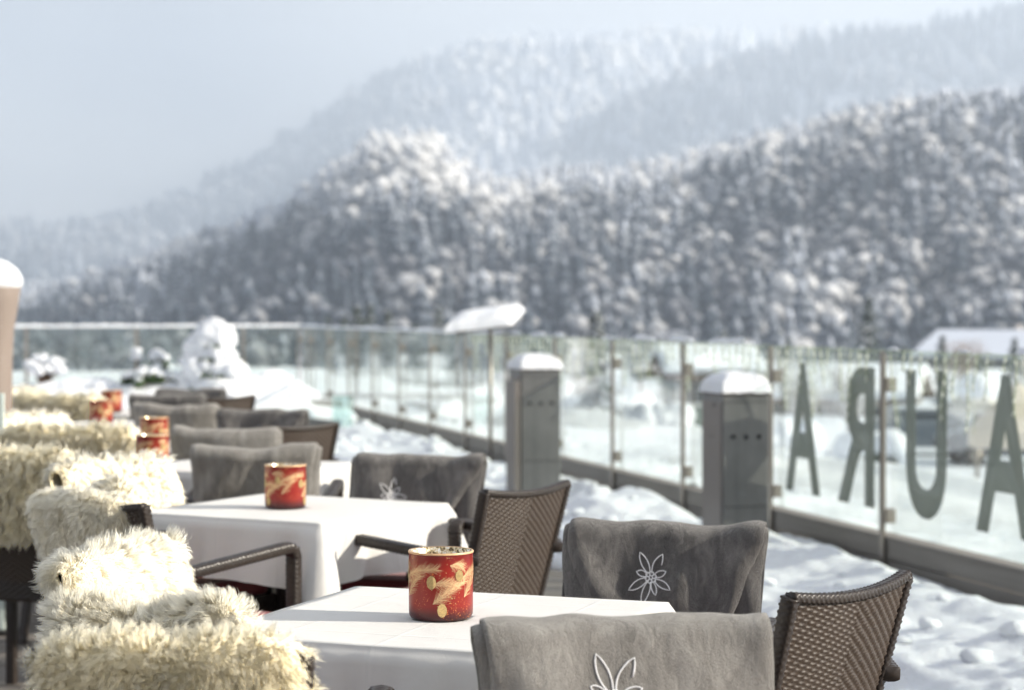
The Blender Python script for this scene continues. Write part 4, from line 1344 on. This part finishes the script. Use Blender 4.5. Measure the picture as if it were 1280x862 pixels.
def build_forest(name, h, n, size, frostfn, seed, label, pconif, kmax=1.04, pxr=(-250, 1560)):
    rng = np.random.default_rng(seed); f = hill_fn(h)
    # jittered sampling in (px, k)
    px = rng.uniform(pxr[0], pxr[1], n); k = rng.uniform(0, 1, n) ** .85 * kmax
    X, D, Z = f(px, k)
    sz = size * rng.uniform(.5, 1.35, n)
    fr = frostfn(px, k, Z) + .20 * fbm(X / 45, D / 90, 0, seed + 4, 3) + rng.normal(0, .09, n)
    pc = pconif(px, k) + .5 * fbm(X / 60, D / 120, 0, seed + 8, 3)
    isc = rng.uniform(0, 1, n) < pc
    tv = np.where(isc, rng.integers(0, 4, n), 4 + rng.integers(0, 3, n))
    Vs, Fs, A1, A2 = [], [], [], []; base = 0
    for ti, (V, F, sp) in enumerate(TEMPL):
        idx = np.nonzero(tv == ti)[0]; m = len(idx)
        if not m: continue
        an = rng.uniform(0, 2 * PI, m); c, s = np.cos(an), np.sin(an)
        hs = sz[idx] * (.92 if sp == 0 else .80); ws = sz[idx] * rng.uniform(.85, 1.25, m) * (1 if sp == 0 else 1.0)
        vx = (V[None, :, 0] * c[:, None] - V[None, :, 1] * s[:, None]) * ws[:, None] + X[idx, None]
        vy = (V[None, :, 0] * s[:, None] + V[None, :, 1] * c[:, None]) * ws[:, None] + D[idx, None]
        vz = V[None, :, 2] * hs[:, None] + Z[idx, None] - 1
        Vs.append(np.stack([vx, vy, vz], -1).reshape(-1, 3))
        Fs.append((F[None] + (np.arange(m) * len(V))[:, None, None]).reshape(-1, 3) + base); base += m * len(V)
        A1.append(np.repeat(fr[idx], len(V))); A2.append(np.full(m * len(V), sp))
    me = mesh_np(name, np.concatenate(Vs), np.concatenate(Fs))
    a = me.attributes.new('frost', 'FLOAT', 'POINT'); a.data.foreach_set('value', np.concatenate(A1).astype(np.float32))
    a = me.attributes.new('species', 'FLOAT', 'POINT'); a.data.foreach_set('value', np.concatenate(A2).astype(np.float32))
    o = link(name, me, M_FOREST); o['kind'] = 'stuff'; o['label'] = label
    return o

M_HILL = simple('snowy_forest_floor', (.30, .33, .38), .9, .35, .02)
for key, h in HILLS.items():
    px = np.linspace(-2600 if key != 'mid' else 100, 2000, 380); kk = np.linspace(0, 1.35, 70)
    PX, K = np.meshgrid(px, kk, indexing='ij')
    X, D, Z = hill_fn(h)(PX, K)
    structure('hillside', mesh_np('hillside', np.stack([X, D, Z], -1), grid_faces(len(px), len(kk))[:, ::-1], True), M_HILL)
build_forest('forest', HILLS['near'], 9500, 19, lambda px, k, z:   .32 + .68 * smooth((k - .32) / .6) + .20 * fbm(px / 90, k * 4, 0, 17, 3) + .28 * np.exp(-((px - 520) / 130) ** 2) * smooth((k - .3) / .4), 301,
             'frosted mixed forest on the near hillside', lambda px, k: .70 - .26 * smooth((k - .4) / .5) + .1 * smooth((px - 700) / 400) - .45 * np.exp(-((px - 500) / 120) ** 2) * smooth((k - .35) / .3))
build_forest('forest', HILLS['near'], 4500, 24, lambda px, k, z: .3 + .3 * k, 311, 'unseen snowy forest added left of the terrace for the glass to reflect', lambda px, k: .7 + 0 * k, pxr=(-2600, -250))  # out-of-view trees added so the railing glass mirrors dark forest, not bright sky
build_forest('forest', HILLS['mid'], 3500, 34, lambda px, k, z: .42 + 0 * k, 331, 'hazy blue forest on the shoulder behind', lambda px, k: .85 + 0 * k, pxr=(350, 1560))
build_forest('forest', HILLS['far'], 6500, 50, lambda px, k, z: .40 + .60 * smooth((px - 480) / 120) + .1 * k, 351, 'white frosted forest high on the far mountain', lambda px, k: .55 + 0 * k)

exec_bg = True
# ---------------- trees, bushes, houses, cars in the valley
def gz(x, y): return float(ground_z(np.array(x), np.array(y)))
M_DKGREEN = simple('dark_spruce_needles', (.03, .05, .028), .8, .4, 3)
M_BARK = simple('bark', (.10, .075, .06), .9, .3, 5)
def bg_conifer(px, d, h, lab, seed, snow=.5, wid=.42):
    x, y = at(px, d); rng = np.random.default_rng(seed)
    t = thing('spruce_tree', lab, 'tree', (x, y, gz(x, y)), group='trees below the terrace')
    mb = MB(); mb.tube([(0, 0, 0), (0, 0, h * .95)], [h * .02, h * .004], 7); link('trunk', mb.mesh('trunk'), M_BARK, t)
    V = []; F = []; sv = []; 
    n = int(900)
    z = rng.uniform(.06, 1, n) ** 1.0; r = (1 - z) * wid / 2 * rng.uniform(.4, 1.1, n) + .01
    r *= 1 + .3 * np.sin(z * 40)
    an = rng.uniform(0, 2 * PI, n)
    P = np.stack([r * np.cos(an), r * np.sin(an), z - r * .35], -1) * h
    o = np.stack([np.cos(an), np.sin(an), -.45 + 0 * an], -1) * h * .045
    b = np.stack([-np.sin(an), np.cos(an), rng.normal(0, .3, n)], -1) * h * .014
    Q = np.stack([P - o * .6, P + b, P + o, P - b], 1).reshape(-1, 3)
    mb = MB(); mb.add(Q, np.arange(4 * n).reshape(-1, 4)); link('crown', mb.mesh('crown'), M_DKGREEN, t)
    k = rng.uniform(0, 1, n) < snow
    Q2 = (np.stack([P - o * .5, P + b * .9, P + o * .9, P - b * .9], 1)[k] + np.array([0, 0, h * .008])).reshape(-1, 3)
    mb = MB(); mb.add(Q2, np.arange(len(Q2)).reshape(-1, 4)); link('snow_load', mb.mesh('snow_load'), M_SNOW_FAR, t)
def bg_bare(px, d, h, lab, seed, frost=(.42, .44, .48), wid=.7):
    x, y = at(px, d); rng = random.Random(seed)
    t = thing('frosted_tree', lab, 'tree', (x, y, gz(x, y)), group='trees below the terrace')
    mb = MB(); tw = MB()
    mb.tube([(0, 0, 0), (.02 * h, 0, .35 * h), (0, 0, .7 * h)], [.03 * h, .02 * h, .008 * h], 7)
    for k in range(26):
        z0 = h * rng.uniform(.25, .65); a = rng.uniform(0, 2 * PI); L = h * rng.uniform(.25, .42)
        e = (L * wid * math.cos(a), L * wid * math.sin(a), z0 + L * .8)
        m = (e[0] * .5, e[1] * .5, z0 + L * .3)
        mb.tube([(0, 0, z0), m, e], [.010 * h, .007 * h, .002 * h], 5)
        leaf_blob(tw, e, (h * .10, h * .10, h * .09), 70, h * .022, seed * 50 + k); leaf_blob(tw, m, (h * .09, h * .09, h * .09), 40, h * .02, seed * 50 + k + 25)
    link('trunk', mb.mesh('trunk'), M_BARK, t)
    link('crown', tw.mesh('crown'), simple('frosted_twigs', frost, .9, .3, 3), t)
def bg_bush(px, d, w, h, lab, seed):
    x, y = at(px, d); t = thing('snowy_bush', lab, 'bush', (x, y, gz(x, y)), group='snow-covered bushes below the terrace')
    mb = MB()
    for k in range(4):
        P, F = lumpy(((k - 1.5) * w * .2, 0, h * .55 + .05 * h * (k % 2)), (w * .33, w * .33, h * .5), seed + k, 3, .25); mb.add(P, F, 0, True)
    link('snow_load', mb.mesh('snow_load'), M_SNOW_FAR, t)
    mb = MB(); leaf_blob(mb, (0, 0, h * .28), (w * .5, w * .45, h * .28), 700, .10 * h, seed); link('foliage', mb.mesh('foliage'), M_DKGREEN, t)
M_WIN = simple('dark_window_glass', (.03, .035, .045), .1, .1, 3)
M_WTRIM = simple('white_window_trim', (.7, .7, .68), .6, .05, 3)
M_TIMBER = simple('dark_timber', (.09, .055, .035), .8, .2, 3)
def bg_house(px, d, w, l, h, rh, wallc, lab, rz=0, z=None, upper=False):
    x, y = at(px, d); z = gz(x, y) if z is None else z
    t = thing('alpine_house', lab, 'house', (x, y, z), rz)
    mb = MB(); mb.box((0, 0, h / 2), (w, l, h))
    # gables
    for s in (-1, 1):
        mb.add([(s * w / 2, -l / 2, h), (s * w / 2, l / 2, h), (s * w / 2, 0, h + rh), (s * (w / 2 - .2), -l / 2, h), (s * (w / 2 - .2), l / 2, h), (s * (w / 2 - .2), 0, h + rh)], [[0, 1, 2], [3, 5, 4], [0, 2, 5, 3], [1, 4, 5, 2]])
    link('wall', mb.mesh('wall'), simple('house_render', wallc, .85, .08, .6), t)
    ov = .7
    for nm, th, dz, mt in (('roof', .18, 0, M_TIMBER), ('roof_snow', .38, .20, M_SNOW_FAR)):
        mb = MB()
        a = math.atan2(rh, l / 2)
        for s in (-1, 1):
            L = math.hypot(rh, l / 2) + ov
            c = (0, s * (l / 4 + ov * math.cos(a) / 2 ) , h + rh / 2 - ov * math.sin(a) / 2 + dz + th / 2)
            mb.box(c, (w + 1.2, L, th), M=Matrix.Rotation(-s * a, 4, 'X'))
        o = bevel(link(nm, mb.mesh(nm), mt, t), .05 if nm == 'roof' else .15)
    nwin = max(2, int(w / 2.8)); fl = max(1, int(h / 2.8))
    for i in range(nwin):
        for j in range(fl):
            wx = -w / 2 + (i + .5) * w / nwin; wz = 1.5 + j * 2.8
            mb = MB(); mb.box((wx, -l / 2 - .03, wz), (1.3, .08, 1.5)); wf = link('window', mb.mesh('window'), M_WTRIM, t)
            mb = MB(); mb.box((wx, -l / 2 - .08, wz), (1.06, .04, 1.26)); link('pane', mb.mesh('pane'), M_WIN, wf)
    if upper:
        mb = MB(); mb.box((0, -l / 2 - .5, 2.75), (w * .9, 1.0, .12)); mb.box((0, -l / 2 - 1.0, 3.25), (w * .9, .08, .9)); link('balcony', mb.mesh('balcony'), M_TIMBER, t)
    if w < 8.6: return t
    mb = MB(); mb.box((w * .2, l * .12, h + rh + .3), (.7, .7, 1.6)); link('chimney', mb.mesh('chimney'), simple('chimney_plaster', (.4, .37, .34), .9), t)
    return t
bg_house(700, 150, 12, 8, 2.6, 1.4, (.62, .52, .28), 'low yellow house with a snow roof behind the farther pedestal', .05, z=-6.2)
bg_house(500, 125, 7, 6, 2.4, 1.2, (.55, .36, .17), 'ochre house half hidden by dark spruces behind the left glass', .2, z=-5.3)
bg_house(1030, 95, 8.5, 7, 2.4, 1.1, (.45, .44, .42), 'grey house with blue-shaded snow roof behind the mirrored letter R', -.3, z=-5.0)
bg_house(1240, 230, 13, 11, 4.6, 2.6, (.24, .22, .22), 'dark timber building with wide snowy roof at the foot of the forest', -.75, z=-8.2, upper=True)
bg_house(1165, 120, 9, 7, 2.3, 1.2, (.30, .24, .20), 'brown hut with snow roof seen through the mirrored letter U', .2, z=-6.0)
bg_house(880, 70, 2.4, 2.2, 1.9, .5, (.16, .20, .18), 'small green kiosk with thick snow roof left of the nearer pedestal', .15, z=-2.6)

sp = 'dark spruce behind the left glass, '
bg_conifer(446, 110, 5.2, 'slim dark spruce left of the ochre house', 1, .3)
bg_conifer(462, 150, 6.0, 'dark spruce right beside the ochre house wall', 2, .3)
bg_conifer(520, 108, 4.2, 'broad dark spruce standing before the ochre house', 3, .3, .5)
bg_conifer(548, 135, 5.6, 'dark spruce right of the ochre house', 4, .35)
bg_conifer(570, 120, 4.6, 'low dark spruce under the snow-slab board', 5, .35)
bg_conifer(410, 160, 5.5, 'spruce behind the glass at the terrace corner', 6, .3)
bg_conifer(745, 62, 4.6, 'blue-shaded snowy spruce right of the farther pedestal', 7, .7)
bg_conifer(905, 180, 6.6, 'hazy spruce above the nearer pedestal', 8, .5)
bg_conifer(1085, 160, 7.2, 'dark spruce behind the mirrored letter R', 9, .3)
for k_, (px_, d_, h_, lab_) in enumerate(((1130, 100, 3.0, 'low dark spruce behind the left stem of the mirrored letter U'), (1178, 112, 3.4, 'broad dark spruce behind the right stem of the mirrored letter U'),
        (1225, 95, 2.7, 'low wide spruce behind the pale snowy parasol'), (1268, 105, 3.3, 'dark spruce behind the beige parasol shape'), (985, 118, 3.4, 'dark spruce behind the leftmost mirrored letter A'),
        (945, 100, 2.8, 'dark spruce just right of the nearer pedestal'), (665, 120, 3.4, 'dark spruce over the farther pedestal'), (835, 100, 3.0, 'low dark spruce above the big rounded snow bush'),
        (430, 125, 4.6, 'dark spruce close to the terrace corner post'), (485, 118, 4.9, 'tall dark spruce covering the ochre house front'))):
    bg_conifer(px_, d_, h_, lab_, 40 + k_, .25, .55)
bg_bare(600, 105, 3.9, 'frosted bare tree behind the snow-slab board', 11)
bg_bare(720, 105, 3.7, 'frosted bare tree left of the blue-shaded spruce', 12)
bg_bare(640, 85, 3.4, 'small frosted tree before the yellow house', 13)
bg_bare(800, 110, 3.7, 'pale frosted tree right of the blue-shaded spruce', 14)
bg_bare(850, 130, 3.8, 'pale frosted tree behind the green kiosk', 15)
bg_bare(1000, 70, 3.2, 'white frosted tree behind the mirrored letter A', 16, (.72, .72, .72))
bg_bare(1060, 66, 3.0, 'white frosted tree behind the mirrored letter R', 17, (.72, .72, .72))
bg_bare(1210, 100, 3.2, 'brownish bare tree between the mirrored U and A', 18, (.36, .30, .26))
bg_bush(815, 62, 2.2, 1.5, 'big rounded snow bush between the railing posts', 21)
bg_bush(560, 75, 2.6, 1.0, 'low snow bush below the snow-slab board', 22)
bg_bush(610, 70, 2.0, .9, 'low snow bush left of the farther pedestal', 23)
bg_bush(760, 80, 3.0, 1.2, 'wide snow bush left of the big rounded one', 24)
bg_bush(985, 60, 1.8, 1.2, 'snow bush behind the mirrored letter A', 25)
bg_bush(1090, 58, 1.7, 1.0, 'snow bush behind the near railing post', 26)

# parked cars
def car_mesh():
    """three box-section body: lofted side profile"""
    prof = [(-2.1, .45), (-2.15, .75), (-1.95, .95), (-1.35, 1.0), (-.75, 1.42), (.55, 1.45), (1.35, 1.02), (2.0, .95), (2.15, .7), (2.1, .35), (1.7, .28), (-1.7, .28)]
    n = len(prof); V = []
    for s, k in ((-1, 0), (-1, 1), (1, 1), (1, 0)):
        for x, z in prof:
            w = .86 - (.16 if z > 1.1 else 0) - (.0 if k else .05)
            V.append((x * (1 if k else .98), s * w if k == 0 else s * (w - .08), z if k == 0 else z + (.02 if z > .5 else 0)))
    V = np.array(V).reshape(4, n, 3)
    mb = MB()
    F = []
    for a in range(3):
        for i in range(n): F.append([a * n + i, a * n + (i + 1) % n, (a + 1) * n + (i + 1) % n, (a + 1) * n + i])
    F.append(list(range(n))[::-1]); F.append([3 * n + i for i in range(n)])
    mb.add(V.reshape(-1, 3), F, 0)
    return mb.mesh('car_body')
CAR_ME = car_mesh(); car0 = {}
def car(px, d, rz, colr, lab):
    x, y = at(px, d); z = gz(x, y)
    t = thing('parked_car', lab, 'car', (x, y, z), rz, 'snow-dusted cars parked below the terrace')
    b = link('body', CAR_ME.copy(), simple('car_paint', colr, .25, .03, 2, Coat_Weight=.6), t); bevel(b, .06, 3)
    mb = MB()
    mb.box((-.1, 0, 1.20), (1.35, 1.50, .30)); link('window_glass', mb.mesh('window_glass'), M_WIN, t)
    P, F = lumpy((-.1, 0, 1.5), (.95, .68, .12), 4, 3, .1); mb = MB(); mb.add(P, F, 0, True); link('snow_load', mb.mesh('snow_load'), M_SNOW_FAR, t); mb = MB(); P, F = lumpy((1.65, 0, 1.0), (.5, .7, .07), 5, 3, .1); mb.add(P, F, 0, True)
    link('snow_load', mb.mesh('snow_load'), M_SNOW_FAR, t)
    for sx in (-1.35, 1.35):
        for sy in (-.80, .80):
            mb = MB(); mb.tube([(sx, sy - .1, .32), (sx, sy + .1, .32)], .32, 18); w = link('wheel', mb.mesh('wheel'), M_DARK, t)
            mb = MB(); mb.tube([(sx, sy - .11, .32), (sx, sy + .11, .32)], .19, 14); link('rim', mb.mesh('rim'), M_STEEL, w)
car(1150, 64, .15, (.10, .12, .15), 'dark slate car with snowy roof behind the mirrored letter U')
car(1200, 72, .2, (.35, .36, .38), 'silver grey car parked between the mirrored U and A')
car(1262, 60, .1, (.06, .07, .09), 'black car behind the rightmost mirrored A')
# parasol shapes outside
def parasol(px, d, z, r, colr, lab, snow=False):
    x, y = at(px, d)
    t = thing('parasol', lab, 'parasol', (x, y, z), .3)
    mb = MB(); mb.tube([(0, 0, -2.4), (0, 0, .55)], .04, 10); link('pole', mb.mesh('pole'), M_STEEL, t)
    mb = MB(); n = 8
    V = [(0, 0, .55)] + [(r * math.cos(2*PI*k/n), r * math.sin(2*PI*k/n), 0) for k in range(n)] + [(r * math.cos(2*PI*k/n), r * math.sin(2*PI*k/n), -.18) for k in range(n)]
    F = [[0, 1 + k, 1 + (k + 1) % n] for k in range(n)] + [[1 + k, 9 + k, 9 + (k + 1) % n, 1 + (k + 1) % n] for k in range(n)]
    mb.add(V, F); o = link('canopy', mb.mesh('canopy'), simple('canopy_cloth', colr, .9, .08, 3), t); m = o.modifiers.new('s', 'SOLIDIFY'); m.thickness = .02
    if snow:
        P, F = lumpy((0, 0, .25), (r * .9, r * .9, .30), 3, 3, .12); mb = MB(); mb.add(P, F, 0, True); link('snow_load', mb.mesh('snow_load'), M_SNOW_FAR, t)
parasol(1272, 22, .05, .55, (.62, .55, .46), 'beige parasol shape standing in for a reflection in the glass at the right edge')  # added shape in place of a reflection in the railing glass
parasol(1222, 38, -.35, .50, (.62, .60, .56), 'pale snowy parasol outside the glass between the mirrored U and A', True)

# ================================================================== AIR, LIGHT, CAMERA
hz = MB(); hz.box((0, 2040, 300), (6900, 4700, 612))
o = link('haze', hz.mesh('haze'), None); o['kind'] = 'stuff'
t = NT('haze_air')
pv = t.n('VolumePrincipled'); pv.inputs['Color'].default_value = (.745, .85, .99, 1); pv.inputs['Density'].default_value = .00042; pv.inputs['Anisotropy'].default_value = .3
t.l(pv.outputs[0], t.out.inputs['Volume']); o.data.materials.append(t.m)
o.display_type = 'WIRE'

SUN_AZ = math.radians(-9); SUN_EL = math.radians(23)
to_sun = Vector((math.cos(SUN_AZ) * math.cos(SUN_EL), math.sin(SUN_AZ) * math.cos(SUN_EL), math.sin(SUN_EL)))
sd = bpy.data.lights.new('sun', 'SUN'); sd.energy = 5.0; sd.angle = math.radians(.6); sd.color = (1.0, .92, .79)
so = bpy.data.objects.new('sun', sd); COL.objects.link(so); so.rotation_euler = to_sun.to_track_quat('Z', 'Y').to_euler()

w = bpy.data.worlds.new('World'); scene.world = w; w.use_nodes = True
nt = w.node_tree; nt.nodes.clear()
def wn(k): return nt.nodes.new('ShaderNode' + k)
sky = wn('TexSky'); sky.sky_type = 'NISHITA'; sky.sun_disc = False; sky.sun_elevation = SUN_EL; sky.sun_rotation = math.radians(90) - SUN_AZ
sky.air_density = 1.0; sky.dust_density = 2.0; sky.ozone_density = 1.0
tc = wn('TexCoord'); mp = wn('Mapping'); mp.inputs['Scale'].default_value = (1, 1, 2.2); nt.links.new(tc.outputs['Generated'], mp.inputs[0])
nz = wn('TexNoise'); nz.inputs['Scale'].default_value = 3.2; nz.inputs['Detail'].default_value = 5; nz.inputs['Roughness'].default_value = .5; nt.links.new(mp.outputs[0], nz.inputs['Vector'])
rp = wn('ValToRGB'); nt.links.new(nz.outputs[0], rp.inputs[0]); rp.color_ramp.elements[0].position = .38; rp.color_ramp.elements[0].color = (4.5, 4.55, 4.95, 1)
rp.color_ramp.elements[1].position = .66; rp.color_ramp.elements[1].color = (8.6, 8.4, 8.1, 1)
dt = wn('VectorMath'); dt.operation = 'DOT_PRODUCT'; dt.inputs[1].default_value = Vector((.10, .97, .16)).normalized(); nt.links.new(tc.outputs['Generated'], dt.inputs[0])
mr = wn('MapRange'); mr.inputs['From Min'].default_value = .965; mr.inputs['From Max'].default_value = 1.0; mr.inputs['To Max'].default_value = .75; nt.links.new(dt.outputs['Value'], mr.inputs['Value'])
mist = wn('MixRGB'); mist.inputs[2].default_value = (11.5, 11.1, 10.7, 1); nt.links.new(mr.outputs[0], mist.inputs[0])
mx = wn('MixRGB'); mx.inputs[0].default_value = .72
nt.links.new(sky.outputs[0], mx.inputs[1]); nt.links.new(rp.outputs[0], mist.inputs[1]); nt.links.new(mist.outputs[0], mx.inputs[2])
bg = wn('Background'); bg.inputs['Strength'].default_value = .052; nt.links.new(mx.outputs[0], bg.inputs['Color'])
ow = wn('OutputWorld'); nt.links.new(bg.outputs[0], ow.inputs['Surface'])

cd = bpy.data.cameras.new('camera'); cam = bpy.data.objects.new('camera', cd); COL.objects.link(cam); scene.camera = cam
cd.sensor_width = 36; cd.lens = 36 * FPX / 1280; cd.clip_start = .05; cd.clip_end = 20000
cam.location = (0, 0, CAM_H); cam.rotation_euler = (math.radians(90) - math.atan(39 / FPX), 0, 0)
cd.dof.use_dof = True; cd.dof.focus_distance = 3.75; cd.dof.aperture_fstop = cd.lens / 1000 / .0165; cd.dof.aperture_blades = 0

scene.render.engine = 'CYCLES'
cy = scene.cycles
cy.use_denoising = True
cy.use_adaptive_sampling = True; cy.adaptive_threshold = .015
cy.max_bounces = 10; cy.diffuse_bounces = 6; cy.glossy_bounces = 4; cy.transmission_bounces = 6; cy.transparent_max_bounces = 16; cy.volume_bounces = 1
cy.caustics_reflective = False; cy.caustics_refractive = False
scene.view_settings.view_transform = 'Standard'; scene.view_settings.look = 'None'; scene.view_settings.gamma = 1
scene.view_settings.exposure = 1.17
